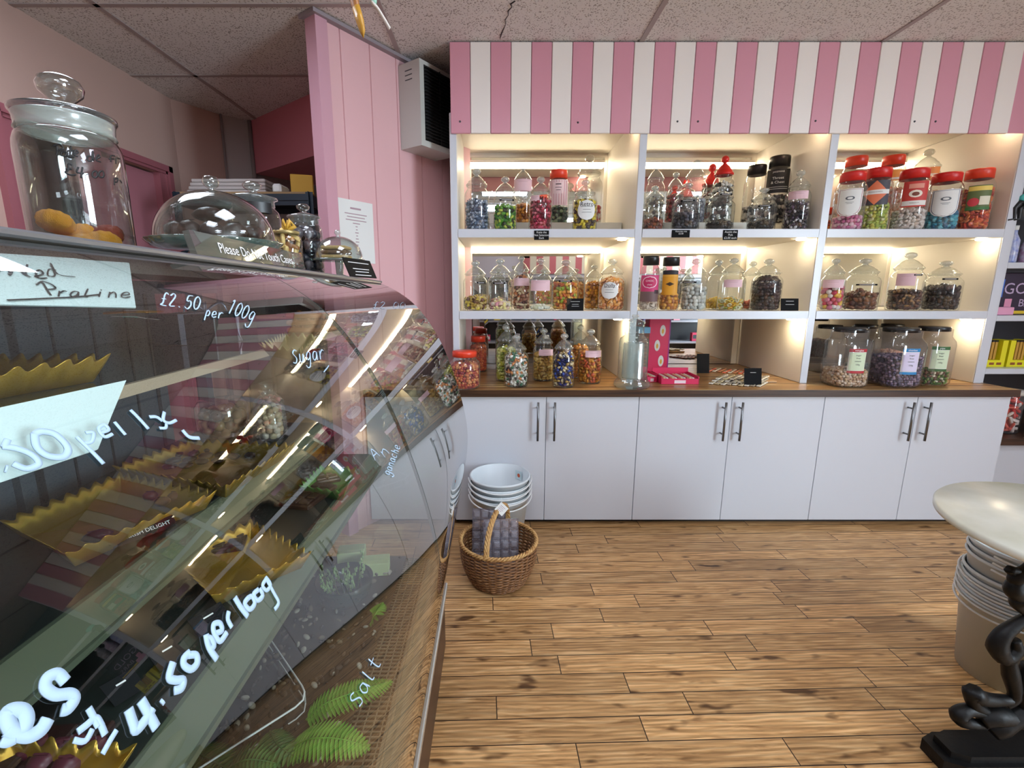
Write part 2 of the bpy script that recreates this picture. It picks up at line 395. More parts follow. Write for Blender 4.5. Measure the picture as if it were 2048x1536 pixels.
# ---------------------------------------------------------------- common materials
m_white = M('white_laminate', (208, 212, 220), .28, spec=.5)
m_cream = M('white_board', (238, 232, 222), .45)
m_pink = M('pink_paint', (230, 184, 188), .45, bump=(60, .05))
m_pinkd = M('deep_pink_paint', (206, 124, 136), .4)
m_gl = GLASS('jar_glass', (250, 252, 251), boost=1.7, haze=.02, hazecol=(225, 228, 225))
m_lid = GLASS('jar_lid_glass', (244, 247, 245), boost=2.4, haze=.10, hazecol=(225, 228, 222))
m_glk = GLASS('knob_glass', (236, 240, 238), boost=3.0, haze=.3, hazecol=(225, 228, 222))
m_plast = GLASS('clear_plastic', (248, 248, 248), boost=1.6, rough=.03, haze=.04)
m_case = GLASS('case_glass', (246, 250, 248), ior=1.52, boost=2.1)
m_inner = GLASS('case_glass_inside', (250, 252, 251), ior=1.52, boost=0.0)
m_red = M('red_plastic', (212, 36, 32), .35)
m_redo = M('orange_red_plastic', (226, 66, 40), .35)
m_blk = M('black_plastic', (22, 22, 24), .35)
m_blkm = M('black_card', (14, 14, 17), .7, spec=.15)
m_steel = M('brushed_steel', (128, 130, 132), .32, metal=1.0)
m_steeld = M('dark_steel', (70, 76, 80), .35, metal=.8)
m_chalk = M('chalk_white', (226, 226, 226), .8)
m_paper = M('paper_white', (232, 234, 232), .8)
m_ink = M('ink_dark', (40, 38, 42), .7)
m_lpink = M('pale_pink_label', (232, 196, 204), .6)
m_mirror = M('mirror', (225, 228, 226), .01, metal=1.0)
m_gold = M('gold_foil', (206, 166, 70), .32, metal=.72, bump=(40, .15))
m_marker = M('white_marker', (160, 184, 206), .7)
# ================================================================ THE ROOM
XL, XR, YB, YF = -2.09, 4.3, 3.36, -2.7
def struct(name, mb, mats, parent=None, label=None):
    return mb.build(name, mats, parent, kind='structure' if parent is None else None, label=label)
m_lwall = M('dusty_pink_wall', (192, 160, 148), .7, bump=(25, .1))
b = MB(); b.add([(XL - 1.2, YF, 0), (XR, YF, 0), (XR, 4.6, 0), (XL - 1.2, 4.6, 0)], [(0, 1, 2, 3)]); struct('floor', b, wood_floor())
b = MB(); b.box(XL - 1.2, XR, YF, 4.6, CEIL, CEIL + .02)
ceil = struct('ceiling', b, ceiling_mat())
# crack in a tile
b = MB(); pts = [atz(x, y, CEIL - .0008) for x, y in ((1030, 2), (1021, 8), (1024, 14), (1016, 22), (1017, 30), (1010, 40), (1012, 48), (1006, 60), (1002, 70), (1000, 78))]
b.tube(pts, [.003, .004, .0015, .003, .0012, .002, .001, .0025, .003, .001], 5); b.build('crack', m_ink, ceil, label='dark crack running across a tile')
# ceiling grid bars
m_bar = M('grid_bar', (164, 152, 150), .5)
b = MB()
for x in (-1.72, -.50, .725, 1.92, 3.12): b.box(x - .012, x + .012, YF, 4.5, CEIL - .004, CEIL)
for i in range(11):
    y = 2.98 - .61 * i
    if y < 2.5 and i > 1 or i == 0:
        b.box(XL - 1, -.512, y - .012, y + .012, CEIL - .004, CEIL)
for y in (2.3,): b.box(XL - 1, -.512, y - .012, y + .012, CEIL - .004, CEIL)
for y in (1.15, -.05, -1.25, -2.45): b.box(-.49, XR, y - .012, y + .012, CEIL - .004, CEIL)
struct('trim_1', b, m_bar, label='grey metal bars of the ceiling grid')
# walls
m_shop = M('shop_wall', (204, 190, 192), .6)
b = MB(); b.box(-.24, XR, YB, YB + .1, 0, CEIL); struct('wall_back', b, m_pink)
b = MB(); b.box(XR, XR + .1, -.95, YB + .1, 0, CEIL); b.box(XR, XR + .1, YF, -2.55, 0, CEIL); b.box(XR, XR + .1, -2.55, -.95, 0, .6); b.box(XR, XR + .1, -2.55, -.95, 2.3, CEIL)
struct('wall_right', b, m_shop)
b = MB(); b.box(XL - 1.2, XR, YF - .1, YF, 0, CEIL); struct('wall_front', b, m_shop)
b = MB()
for y in (-2.55, -1.78, -1.01): b.box(XR, XR + .06, y, y + .06, .6, 2.3)
b.box(XR, XR + .06, -2.55, -.95, .6, .65); b.box(XR, XR + .06, -2.55, -.95, 2.25, 2.3)
w1 = struct('window_1', b, m_white)
# pink boarded partition standing at an angle
PA, PB = Vector((-.795, 2.345, 0)), Vector((-.16, 3.24, 0))
pd = (PB - PA).normalized(); pn = Vector((pd.y, -pd.x, 0))       # normal towards the shop
def ppt(s, o, z): v = PA + pd * s + pn * o; return (v.x, v.y, z)
b = MB(); L_ = (PB - PA).length; th = .06
poly = []; grooves = [.125, .30, .475, .65, .825, 1.0]
poly.append((0, 0))
for g in grooves: poly += [(g - .004, 0), (g - .002, -.006), (g + .002, -.006), (g + .004, 0)]
poly += [(L_, 0), (L_, -th), (0, -th)]
b.prism([(ppt(s, o, 0)[0], ppt(s, o, 0)[1]) for s, o in poly], 0, CEIL - .012)
struct('wall_partition', b, m_pink)
b = MB()
b.prism([ppt(s, o, 0)[:2] for s, o in ((-.012, .014), (.05, .014), (.05, .002), (-.0, .002), (0, -th - .002), (-.012, -th - .002))], 0, CEIL - .014)
struct('trim_2', b, M('pink_gloss_trim', (206, 158, 172), .2), label='glossy pink corner trim at the end of the partition')
b = MB(); b.prism([ppt(s, o, 0)[:2] for s, o in ((-.03, .03), (L_, .03), (L_, 0), (0, 0), (0, -th), (-.03, -th - .02))], CEIL - .02, CEIL - .004)
struct('trim_3', b, M('grey_trim', (150, 140, 146), .5), label='narrow grey ceiling trim along the partition')
# left wall with a wide pink door frame
b = MB(); Y0, Y1 = 2.17, 3.13
b.box(XL - .1, XL, YF, Y0, 0, CEIL); b.box(XL - .1, XL, Y1, 3.31, 0, CEIL); b.box(XL - .1, XL, Y0, Y1, 2.03, CEIL)
struct('wall_left', b, m_lwall)
b = MB(); m_fr = M('rose_frame', (160, 96, 104), .35)
for o, w in ((0, .035), (.03, .02)):
    b.box(XL, XL + .03 - o * .4, Y0 - .07 + o, Y0 - .07 + o + w, 0, 2.08 - o)
    b.box(XL, XL + .03 - o * .4, Y1 + .07 - o - w, Y1 + .07 - o, 0, 2.08 - o)
    b.box(XL, XL + .03 - o * .4, Y0 - .07 + o, Y1 + .07 - o, 2.08 - o - w, 2.08 - o)
b.box(XL - .08, XL + .01, Y0 - .02, Y0 + .03, 0, 2.03); b.box(XL - .08, XL + .01, Y1 - .03, Y1 + .02, 0, 2.03); b.box(XL - .08, XL + .01, 2.60, 2.66, 0, 2.03)
struct('trim_4', b, m_fr, label='deep pink door frame on the left wall')
b = MB(); b.box(XL - .07, XL - .03, 2.66, 3.10, 0, 2.02); b.box(XL - .035, XL - .02, 2.74, 3.02, .3, .95); b.box(XL - .035, XL - .02, 2.74, 3.02, 1.15, 1.9)
struct('door_1', b, M('rose_door', (172, 112, 122), .4))
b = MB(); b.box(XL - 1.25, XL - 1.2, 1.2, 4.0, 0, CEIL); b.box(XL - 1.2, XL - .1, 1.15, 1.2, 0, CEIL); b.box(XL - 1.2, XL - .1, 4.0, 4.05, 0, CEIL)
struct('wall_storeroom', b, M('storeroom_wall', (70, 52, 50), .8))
# angled end of the left wall and the soffit over the storage corner
P1, P2, P3 = (XL, 3.31), (-1.93, 3.59), (-1.784, 3.715)
def slab(b, p, q, z0, z1, t=.05, mi=0):
    d = Vector((q[0] - p[0], q[1] - p[1])).normalized(); n = Vector((-d.y, d.x)) * t
    b.prism([p, q, (q[0] + n.x, q[1] + n.y), (p[0] + n.x, p[1] + n.y)], z0, z1, mi)
b = MB(); slab(b, P1, P2, 0, CEIL); struct('wall_corner', b, m_lwall)
b = MB(); slab(b, P2, P3, 0, CEIL); struct('trim_5', b, M('grey_panel', (176, 168, 164), .5), label='plain grey panel in the far left corner')
b = MB(); b.tube([(P2[0] + .01, P2[1] - .012, 0), (P2[0] + .01, P2[1] - .012, CEIL)], .008, 8); b.tube([(P3[0] - .0, P3[1] - .012, 0), (P3[0] - .0, P3[1] - .012, CEIL)], .014, 8)
struct('trim_6', b, M('pipe_grey', (150, 140, 138), .4), label='thin grey pipe in the far left corner')
P4 = (-.86, 3.715 - .77 * (-.86 + 1.784))
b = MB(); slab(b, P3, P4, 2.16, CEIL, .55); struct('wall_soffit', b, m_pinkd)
q = (P3[0] + .35, P3[1] + .42); r_ = (P4[0] + .35, P4[1] + .42)
b = MB(); slab(b, (P3[0] - .02, P3[1]), (P3[0] + .45, P3[1] + .6), 0, CEIL); slab(b, q, (r_[0] + .10, r_[1] - .077), 0, CEIL); struct('wall_recess', b, M('recess_wall', (150, 136, 132), .7))
# ================================================================ SHELVING ALONG THE BACK
YU, YK = 2.615, 3.33           # front edge and back of the shelving
ZT = .793                      # top of the worktop
UP = [(-.235, -.198), (.747, .787), (1.733, 1.775), (2.722, 2.768)]
BAYS = [(-.198, .747), (.787, 1.733), (1.775, 2.722)]
ZS = [1.199, 1.633]
unit = thing('shelving_unit', (1.27, 2.97, ZT), 'cream three-bay shelving unit with mirror backs standing on the wooden worktop', 'shelving')
T0 = Matrix.Translation(-unit.location)
def part(name, b, mats, root, label=None, **k):
    """mesh drawn in room coordinates, parented to a thing standing at root.location"""
    o = b.build(name, mats, root, label=label, **k); loc = root.location
    R = Matrix.Rotation(root.rotation_euler.z, 4, 'Z')
    o.matrix_local = (Matrix.Translation(loc) @ R).inverted()
    return o
for x0, x1 in UP:
    b = MB(); b.box(x0, x1, YU, YK, ZT + .001, 2.20, bev=.002); b.box(x0 + .002, x1 - .002, YU - .004, YU, ZT + .001, 2.20, 1)
    part('upright', b, [m_cream, m_white], unit)
for (x0, x1) in BAYS:
    for z in ZS:
        b = MB(); b.box(x0 + .001, x1 - .001, YU - .002, YK - .03, z - .044, z, bev=.002); b.box(x0 + .001, x1 - .001, YU - .006, YU - .002, z - .044, z - .001, 1)
        part('shelf', b, [m_cream, m_white], unit)
b = MB(); b.box(-.198, 2.722, YU + .03, YK, 2.20, 2.22)
part('top_board', b, m_cream, unit)
b = MB(); b.box(-.235, 2.768, YK, YK + .015, ZT + .001, 2.22); part('back_board', b, m_cream, unit)
MIR = [(-.176, .725), (.805, 1.69), (1.80, 2.70)]
for i, (x0, x1) in enumerate(MIR):
    for z0, z1 in ((ZT + .004, 1.152), (1.203, 1.585), (1.637, 2.17)):
        b = MB(); b.box(x0, x1, YK - .010, YK - .004, z0, z1); part('mirror', b, m_mirror, unit, label='mirror panel')
        b = MB(); b.box(x0 - .02, x0, YK - .014, YK, z0, z1); b.box(x1, x1 + .02, YK - .014, YK, z0, z1); b.box(x0 - .02, x1 + .02, YK - .014, YK, z1, z1 + .012)
        part('mirror_frame', b, m_cream, unit)
m_led = EMIT('led_strip', (255, 236, 200), LED)
for i, (x0, x1) in enumerate(BAYS):
    for z in (1.588, 2.135):
        b = MB(); b.box(x0 + .03, x1 - .03, YK - .045, YK - .012, z - .026, z - .004); part('light_strip', b, m_led, unit, label='warm light strip')
    b = MB(); b.box(x0 + .03, x1 - .03, YK - .05, YK - .012, 2.131, 2.145); part('strip_holder', b, m_cream, unit)
# small step shelf boards behind the front rows
m_step = M('white_step', (226, 226, 216), .4)
for x0, x1 in ((.02, .74), (.80, 1.60)):
    b = MB(); b.box(x0, x1, 2.86, 3.04, 1.634, 1.70, bev=.002); part('step_board', b, m_step, unit)
# warm small lamps tucked under each shelf front (the photo shows a bright spot in each bay)
for x0, x1 in BAYS:
    for z in (1.155 - .001, 1.589 - .001, 2.197):
        b = MB(); b.lathe([(0, 0), (.022, 0), (.024, -.006), (.018, -.008), (0, -.008)], 20, (x1 - .05, YU + .06, z)); part('spot_lamp', b, EMIT('spot_glow_low' if z < 1.3 else 'spot_glow', (255, 232, 190), 190 if z < 1.3 else 60), unit, label='small round warm lamp')
# striped fascia
fx0, fw = -.226, .1017
b = MB(); n = 28; zf0, zf1 = 2.098, CEIL - .006
for i in range(n):
    x0, x1 = fx0 + i * fw, fx0 + (i + 1) * fw
    if x0 > 2.86: break
    b.box(x0 + .0012, x1 - .0012, YU - .021, YU - .006, zf0, zf1, i % 2, bev=.0025)
b.box(fx0, 2.76, YU - .0058, YU - .0046, zf0 + .004, zf1, 0)
fas = b.build('striped_fascia', [M('stripe_pink', (216, 152, 168), .3, spec=.5), M('stripe_cream', (242, 234, 228), .3, spec=.5)], label='pink and cream vertically striped board across the top of the shelves', cat='fascia board')
for px, py in ((920, 243), (1156, 245), (1355, 243), (1396, 243), (1631, 242), (1829, 243), (1871, 243)):
    p = aty(px, py, YU - .021); b = MB(); b.lathe([(0, -.0), (.005, 0), (.004, .003), (0, .003)], 10, T=Matrix.Translation((p[0], p[1], p[2])) @ Matrix.Rotation(math.pi / 2, 4, 'X'))
    b.build('screw', m_steeld, fas)
# worktop
b = MB()
b.prism([(-.70, 2.426), (2.790, 2.426), (2.790, YK + .02), (-.10, YK + .02), (-.105, 3.30)], ZT - .038, ZT)
b.box(-.70, 2.791, 2.4235, 2.426, ZT - .038, ZT - .0015, 1); b.box(2.790, 2.792, 2.424, 3.3, ZT - .038, ZT - .0015, 1)
wt_top = streak_wood('striped_worktop', [(84, 54, 32), (150, 106, 62), (186, 146, 92), (100, 66, 40), (214, 180, 126)], (.6, 24, 1), .3)
wt_edge = streak_wood('worktop_edge', [(38, 24, 18), (78, 52, 36), (48, 32, 26)], (1.3, 1, 90), .35)
b.build('worktop', [wt_top, wt_edge], label='long striped walnut wood worktop over the white cupboards', cat='worktop')
# cupboards: three double units
cabs = [(-.222, .7748, 'leftmost, behind the stacked buckets'), (.7752, 1.7728, 'between the bucket corner and the table end'), (1.7732, 2.772, 'rightmost, behind the marble table')]
for x0, x1, wh in cabs:
    lab = {0: 'white double-door cupboard behind the buckets and wicker basket', 1: 'white double-door cupboard in the middle of the row of three', 2: 'white double-door cupboard at the right end, behind the marble table'}[cabs.index((x0, x1, wh))]
    t = thing('base_cupboard', ((x0 + x1) / 2, 2.75, 0), lab, 'cupboard', 'white cupboards under the worktop')
    b = MB(); b.box(x0, x1, 2.468, 3.02, .036, ZT - .039); b.box(x0, x1, 2.50, 2.52, 0, .036, 1); part('carcass', b, [m_white, m_blk], t)
    xm = (x0 + x1) / 2
    for k, (a, c) in enumerate(((x0, xm), (xm, x1))):
        b = MB(); b.box(a + .0012, c - .0012, 2.446, 2.464, .036, .751, bev=.0015); d = part('door', b, m_white, t)
        hx = xm + (-.047 if k == 0 else .042); b = MB()
        b.tube([(hx, 2.410, .515), (hx, 2.410, .728)], .006, 12)
        for z in (.55, .693): b.tube([(hx, 2.410, z), (hx, 2.448, z)], .0045, 10)
        h = b.build('handle', m_steel, d)
        h.matrix_local = Matrix.Identity(4)
b = MB(); b.box(-.70, -.224, 2.455, 2.475, .036, .753); b.box(-.60, -.224, 2.51, 2.53, 0, .036, 1)
b.build('filler_panel', [m_white, m_blk], label='plain white filler panel between the cupboards and the pink partition', cat='panel')
# ================================================================ LAMPS, HEATER, THINGS ON THE PARTITION
m_diff = EMIT('ceiling_diffuser', (232, 240, 255), CEIL_LIGHT)
for i, (x, y, wh) in enumerate(((.12, .55, 'nearest above the display case'), (2.52, .55, 'above the marble table'), (.12, -.65, 'second from the shelves, left row'), (2.52, -.65, 'second from the shelves, right row'), (1.32, -1.85, 'nearest the shop window'), (-1.25, 1.5, 'added unseen to brighten the staff side'))):  # last panel is added out of view to brighten the staff side
    t = thing('ceiling_light', (x, y, CEIL - .004), 'square white ceiling light panel, ' + wh, 'ceiling light', 'ceiling light panels')
    b = MB()
    for a in (0, 1):
        sx = (-.3, .28)[a]; b.box(x + sx, x + sx + .02, y - .3, y + .3, CEIL - .022, CEIL - .004); b.box(x - .28, x + .28, y + sx, y + sx + .02, CEIL - .022, CEIL - .004)
    part('frame', b, m_white, t)
    b = MB(); b.box(x - .28, x + .28, y - .28, y + .28, CEIL - .016, CEIL - .008); part('diffuser', b, m_diff, t)
# fan heater box on the partition
hs = (PA - Vector((-.505, 2.751, 0))).length
t = thing('air_heater', ppt(.58, 0, 2.10), 'grey air heater box with black louvres fixed high on the pink partition', 'heater')
S0, S1, D_, z0, z1 = .49, .765, .155, 2.06, 2.47
b = MB(); sl = .10
b.prism([ppt(s, o, 0)[:2] for s, o in ((S0, D_), (S1, D_), (S1, .002), (S0, .002))], z0, z1)
part('case', b, M('heater_grey', (196, 198, 192), .4), t)
b = MB(); b.prism([ppt(s, o, 0)[:2] for s, o in ((S0 + .03, D_ + .002), (S1, D_ + .002), (S1, D_ - .001), (S0 + .03, D_ - .001))], z0 + .03, z1 - .02)
part('grille_back', b, M('grille_black', (10, 10, 11), .6), t)
b = MB()
for k in range(22):
    z = z0 + .04 + k * .0162
    A = [ppt(S0 + .03, D_ + .002, z), ppt(S1, D_ + .002, z), ppt(S1, D_ + .016, z - .006), ppt(S0 + .03, D_ + .016, z - .006)]
    B = [(x, y, zz + .003) for x, y, zz in A]
    b.add(A + B, [(0, 1, 2, 3), (4, 7, 6, 5), (0, 4, 5, 1), (3, 2, 6, 7), (0, 3, 7, 4), (1, 5, 6, 2)])
for s in (S0 + .14, S0 + .28): b.prism([ppt(q, o, 0)[:2] for q, o in ((s, D_ + .012), (s + .004, D_ + .012), (s + .004, D_), (s, D_))], z0 + .03, z1 - .02)
part('louvres', b, M('louvre_black', (28, 29, 30), .35), t)
b = MB()
for k in range(3):
    z = z1 - .04 - k * .022; b.prism([ppt(q, o, 0)[:2] for q, o in ((S0 - .001, .05), (S0 - .001, .10), (S0 + .001, .10), (S0 + .001, .05))], z, z + .004)
part('rating_plate', b, m_steeld, t)
# notice pinned to the partition
def on_part(px, py):
    d = Vector(ray(px, py)); o = Vector((0, 0, H)); t = (PA - Vector((0, 0, 0))).dot(pn) / d.dot(pn); return o + d * t + pn * .003
q = [on_part(*p) for p in ((672, 394), (744, 408), (750, 528), (684, 521))]
ctr = sum(q, Vector()) / 4
t = thing('paper_notice', tuple(ctr), 'white paper notice with faint centred lines of print on the pink partition', 'notice')
b = MB(); b.add(q + [v - pn * .002 for v in q], [(3, 2, 1, 0), (4, 5, 6, 7), (0, 1, 5, 4), (1, 2, 6, 5), (2, 3, 7, 6), (3, 0, 4, 7)]); part('sheet', b, m_paper, t)
b = MB(); ux = (q[1] - q[0]).normalized(); uz = Vector((0, 0, 1))
rows = [(0.12, .30, 2)] + [(.2 + i * .045, w, 1) for i, w in enumerate((.62, .5, .58, .2, .06, .05, .1, .05, .08, .1, .05, .12, .07, .1))]
wd = (q[1] - q[0]).length; hh = .33
topc = (q[0] + q[1]) / 2 + ux * .0
for v, w, k in rows:
    c0 = topc - uz * (hh * v) + pn * .0008; a = ux * (wd * w / 2); hgt = uz * (.0022 * k)
    b.add([c0 - a - hgt, c0 + a - hgt, c0 + a + hgt, c0 - a + hgt], [(0, 1, 2, 3)])
part('print', b, M('faint_print', (176, 150, 160), .8), t)
# ================================================================ SWEET JARS
def prof_classic(h, r):
    return [(0, 0), (r * .93, 0), (r, h * .02), (r, h * .56), (r * .96, h * .60), (r * .80, h * .655), (r * .74, h * .67), (r * .74, h * .695), (r * .78, h * .70), (r * .78, h * .715), (r * .72, h * .72)]
def lid_classic(h, r):
    return [(r * .70, h * .71), (r * .84, h * .715), (r * .86, h * .735), (r * .80, h * .75), (r * .72, h * .765), (r * .70, h * .785), (r * .60, h * .80), (r * .48, h * .835), (r * .30, h * .865), (r * .17, h * .885)]
def knob_classic(h, r):
    return [(r * .17, h * .885), (r * .15, h * .90), (r * .28, h * .912), (r * .36, h * .945), (r * .29, h * .98), (r * .12, h), (0, h)]
def prof_plastic(h, r, lh):
    return [(0, 0), (r * .9, 0), (r, h * .03), (r, h * .70), (r * .95, h * .76), (r * .80, h * .83), (r * .72, h * .85), (r * .72, h - lh * .5)]
def lid_plastic(h, r, lh, k=.80):
    return [(r * (k - .06), h - lh), (r * k, h - lh), (r * k, h - lh * .15), (r * (k - .03), h), (0, h)]
def patch(b, r, ang, w, z0, z1, mi=0, off=.0012, shape='rect', seg=14):
    """curved label of arc width w on a cylinder of radius r, centred at ang"""
    vs = []; fs = []; rr = r + off
    nv = 1 if shape == 'rect' else 14
    for i in range(seg + 1):
        u = -1 + 2 * i / seg
        for j in range(nv + 1):
            v = j / nv; k = 1.0
            if shape == 'round': k = math.sqrt(max(0, 1 - (2 * v - 1) ** 2))
            elif shape == 'shield': k = math.sqrt(max(0, min(1, v / .35 * (2 - v / .35)))) if v < .35 else 1
            elif shape == 'diamond': k = 1 - abs(2 * v - 1)
            elif shape == 'arch': k = 1 if v < .75 else math.sqrt(max(0, 1 - ((v - .75) / .25) ** 2))
            a = ang + u * k * w / 2 / r
            vs.append((rr * math.cos(a), rr * math.sin(a), z0 + (z1 - z0) * v))
    for i in range(seg):
        for j in range(nv):
            q = i * (nv + 1) + j; fs.append((q, q + nv + 1, q + nv + 2, q + 1))
    b.add(vs, fs, mi, True)
def text_cyl(b, txt, size, r, ang, z, mi=0, off=.002):
    add_text(b, txt, size, lambda x, y: ((r + off) * math.cos(ang + x / r), (r + off) * math.sin(ang + x / r), z + y), mi)
def scrawl(b, r, ang, w, z, mi=0, rows=2, dz=.006, hgt=.0012, off=.002):
    for k in range(rows):
        ww = w * (.9, .6, .75, .5, .8)[k % 5]; patch(b, r, ang, ww, z - k * dz, z - k * dz + hgt * 2, mi, off, seg=6)
m_b = {}
def LM(c): return M('label_%d_%d_%d' % c, c, .55)
def jar(px, base_py, w, top_py, Y, zb, kind, name_txt, content=None, lab=None, lidm=None, fill_py=None, tilt=0.0, cname='boiled_sweets'):
    """a sweet jar standing at depth Y on a surface at height zb; sizes are measured off the photograph"""
    v = (base_py - CY) / F; zc = Y * c_ - (zb - H) * s_
    x = aty(px, base_py, Y)[0]; x = (px - CX) / F * zc
    r = w / 2 / F * zc * .985; h = aty(px, top_py, Y)[2] - zb
    ang = math.atan2(-Y, -x) ; grp = None
    t = thing('sweet_jar', (x, Y, zb + .0008), name_txt, 'jar', None)
    if kind == 'classic':
        b = MB(); b.lathe(prof_classic(h, r), 36); b.lathe([(r * .78, h * .70), (r * .80, h * .705), (r * .78, h * .715)], 36); b.build('glass_body', m_gl, t)
        b = MB(); b.lathe(lid_classic(h, r), 36); l = b.build('lid', lidm or m_lid, t)
        b = MB(); b.lathe(knob_classic(h, r), 24); b.build('knob', lidm or m_glk, l)
        rin, zf = r * .955, h * .60; sq = 0
    elif kind == 'plastic':
        lh = h * .16; b = MB(); b.lathe(prof_plastic(h, r, lh), 36); b.build('clear_body', m_plast, t)
        b = MB(); b.lathe(lid_plastic(h, r, lh), 40, wave=(40, .008)); b.build('screw_lid', lidm or m_red, t)
        rin, zf = r * .955, h * .76; sq = 0
    elif kind == 'squat':
        lh = h * .15; b = MB(); b.lathe([(0, 0), (r * .88, 0), (r, h * .06), (r, h * .62), (r * .93, h * .72), (r * .74, h * .80), (r * .70, h * .82), (r * .70, h - lh * .5)], 36); b.build('clear_body', m_plast, t)
        b = MB(); b.lathe(lid_plastic(h, r, lh, .78), 40, wave=(40, .008)); b.build('screw_lid', lidm or m_redo, t)
        rin, zf = r * .955, h * .70; sq = 0
    elif kind == 'squarish':
        lh = h * .075; b = MB(); b.lathe([(0, 0), (r * .86, 0), (r * .98, h * .05), (r * .98, h * .70), (r * .94, h * .76), (r * .80, h * .82), (r * .76, h * .84), (r * .76, h - lh * .5)], 40, sq=2.2); b.build('clear_body', m_plast, t)
        b = MB(); b.lathe(lid_plastic(h, r, lh, .80), 36); b.build('screw_lid', lidm or m_blk, t)
        rin, zf = r * .93, h * .74; sq = 2.2
    if content:
        cols, size, shape, ctxt = content[:4]; gl = content[4] if len(content) > 4 else .3; me = content[5] if len(content) > 5 else 0.0
        fz = aty(px, fill_py, Y)[2] - zb if fill_py else zf
        fz = min(fz, zf)
        sweets(cname, (x, Y, zb + .004), rin, max(fz - .004, size), cols, size, shape, ctxt, gl, me, sq, shoulder=h * {'classic': .545, 'plastic': .69, 'squat': .60, 'squarish': .69}[kind])
    if lab:
        for L in (lab if isinstance(lab, list) else [lab]):
            st = L[0]; rl = r * (1.03 if kind == 'squarish' else 1.0); k = -(L[4] if len(L) > 4 else 0) / F * zc / r
            if st == 'strip':       # thin black tape with white writing
                zc_ = aty(px, L[1], Y)[2] - zb; b = MB(); ww = L[2] / F * zc
                patch(b, rl, ang - k, ww, zc_ - .0045, zc_ + .0045); patch(b, rl, ang - k, ww * .7, zc_ - .001, zc_ + .0012, 1, .0022)
                b.build('name_strip', [m_blkm, m_chalk], t, label='black name strip')
            else:
                z1_ = aty(px, L[1], Y)[2] - zb; z0_ = aty(px, L[2], Y)[2] - zb; ww = L[3] / F * zc; b = MB()
                if st == 'pink':
                    patch(b, rl, ang - k, ww, z0_, z1_); scrawl(b, rl, ang - k, ww * .8, z1_ - .006, 1, 2, .008, .0005); b.build('label', [m_lpink, LM((168, 120, 130))], t, label='pale pink label')
                elif st == 'round':
                    patch(b, rl, ang - k, ww, z0_, z1_, 0, .0012, 'round', 18); scrawl(b, rl, ang - k, ww * .7, z0_ + (z1_ - z0_) * .66, 1, 3, (z1_ - z0_) * .14, .0008)
                    text_cyl(b, L[5], (z1_ - z0_) * .30, rl, ang - k, z0_ + (z1_ - z0_) * .78, 1); b.build('label', [m_paper, m_ink], t, label='round white label')
                elif st == 'shield':
                    patch(b, rl, ang - k, ww, z0_, z1_, 0, .0012, 'shield', 18); patch(b, rl, ang - k, ww * .90, z0_ + .004, z1_ - .004, 1, .0020, 'shield', 18); patch(b, rl, ang - k, ww * .85, z0_ + .0055, z1_ - .0055, 0, .0028, 'shield', 18)
                    zm = z0_ + (z1_ - z0_) * .66; patch(b, rl, ang - k, ww * .34, zm - .010, zm + .010, 2, .0036, 'round'); patch(b, rl, ang - k, ww * .2, zm - .006, zm + .006, 0, .0042, 'round')
                    scrawl(b, rl, ang - k, ww * .34, zm - .022, 2, 2, .006, .0008, .0036); b.build('label', [m_paper, LM(L[5]), LM((96, 104, 112))], t, label='white shield-shaped label with a coloured outline')
                elif st == 'block':     # (st, top, bottom, width, offset, base colour, [(colour,u0,u1,v0,v1,shape)], [(text,size,v,colour)])
                    mats = [LM(L[5])]; patch(b, rl, ang - k, ww, z0_, z1_, 0, .0012, L[8] if len(L) > 8 else 'rect')
                    for q in L[6]:
                        mats.append(LM(q[0])); patch(b, rl, ang - k - (1 - (q[1] + q[2])) * ww / 2 / rl, ww * (q[2] - q[1]), z0_ + (z1_ - z0_) * q[3], z0_ + (z1_ - z0_) * q[4], len(mats) - 1, .0020 + .0002 * len(mats), q[5] if len(q) > 5 else 'rect')
                    for q in L[7]:
                        mats.append(LM(q[3])); text_cyl(b, q[0], q[1], rl, ang - k, z0_ + (z1_ - z0_) * q[2], len(mats) - 1, .0045)
                    b.build('label', mats, t)
    return t
ST = 1.70   # top of the white step boards
YA, YM = 2.71, 2.95
C = lambda *a: list(a)
# ---- left bay, top shelf
jar(954, 458, 50, 337, YA, ZS[1], 'classic', 'tall ball-knob glass jar of grey-blue wrapped sweets, leftmost on the top shelf', (C((120, 138, 166), (150, 164, 188), (84, 98, 124), (176, 184, 198)), .022, 'wrapped', 'grey-blue wrapped sweets in the leftmost jar of the top shelf', .2, .2), fill_py=404, cname='wrapped_sweets')
jar(1010, 458, 47, 354, YA, ZS[1], 'classic', 'glass jar of green and yellow chews with black name strip, top shelf', (C((92, 160, 40), (190, 206, 70), (30, 44, 24), (58, 120, 34)), .021, 'pillow', 'green, yellow and black chews in the second jar of the top shelf'), ('strip', 404, 30, 0, 4), fill_py=414, cname='chews')
jar(1045, 430, 42, 328, YM, ST, 'classic', 'pink-labelled glass jar of orange sweets on the step behind green chews jar', (C((204, 120, 30), (230, 150, 50), (150, 80, 20)), .02, 'pillow', 'orange sweets low in the pink-labelled jar on the step behind'), ('pink', 363, 386, 40), fill_py=414)
jar(1080, 458, 47, 354, YA, ZS[1], 'classic', 'glass jar full of crimson wrapped sweets above the chalkboard tag, left bay', (C((178, 24, 60), (212, 60, 96), (110, 10, 34), (232, 120, 140)), .023, 'wrapped', 'crimson wrapped sweets in the jar above the chalkboard tag', .2, .1), ('pink', 395, 405, 20, -12), fill_py=405, cname='wrapped_sweets')
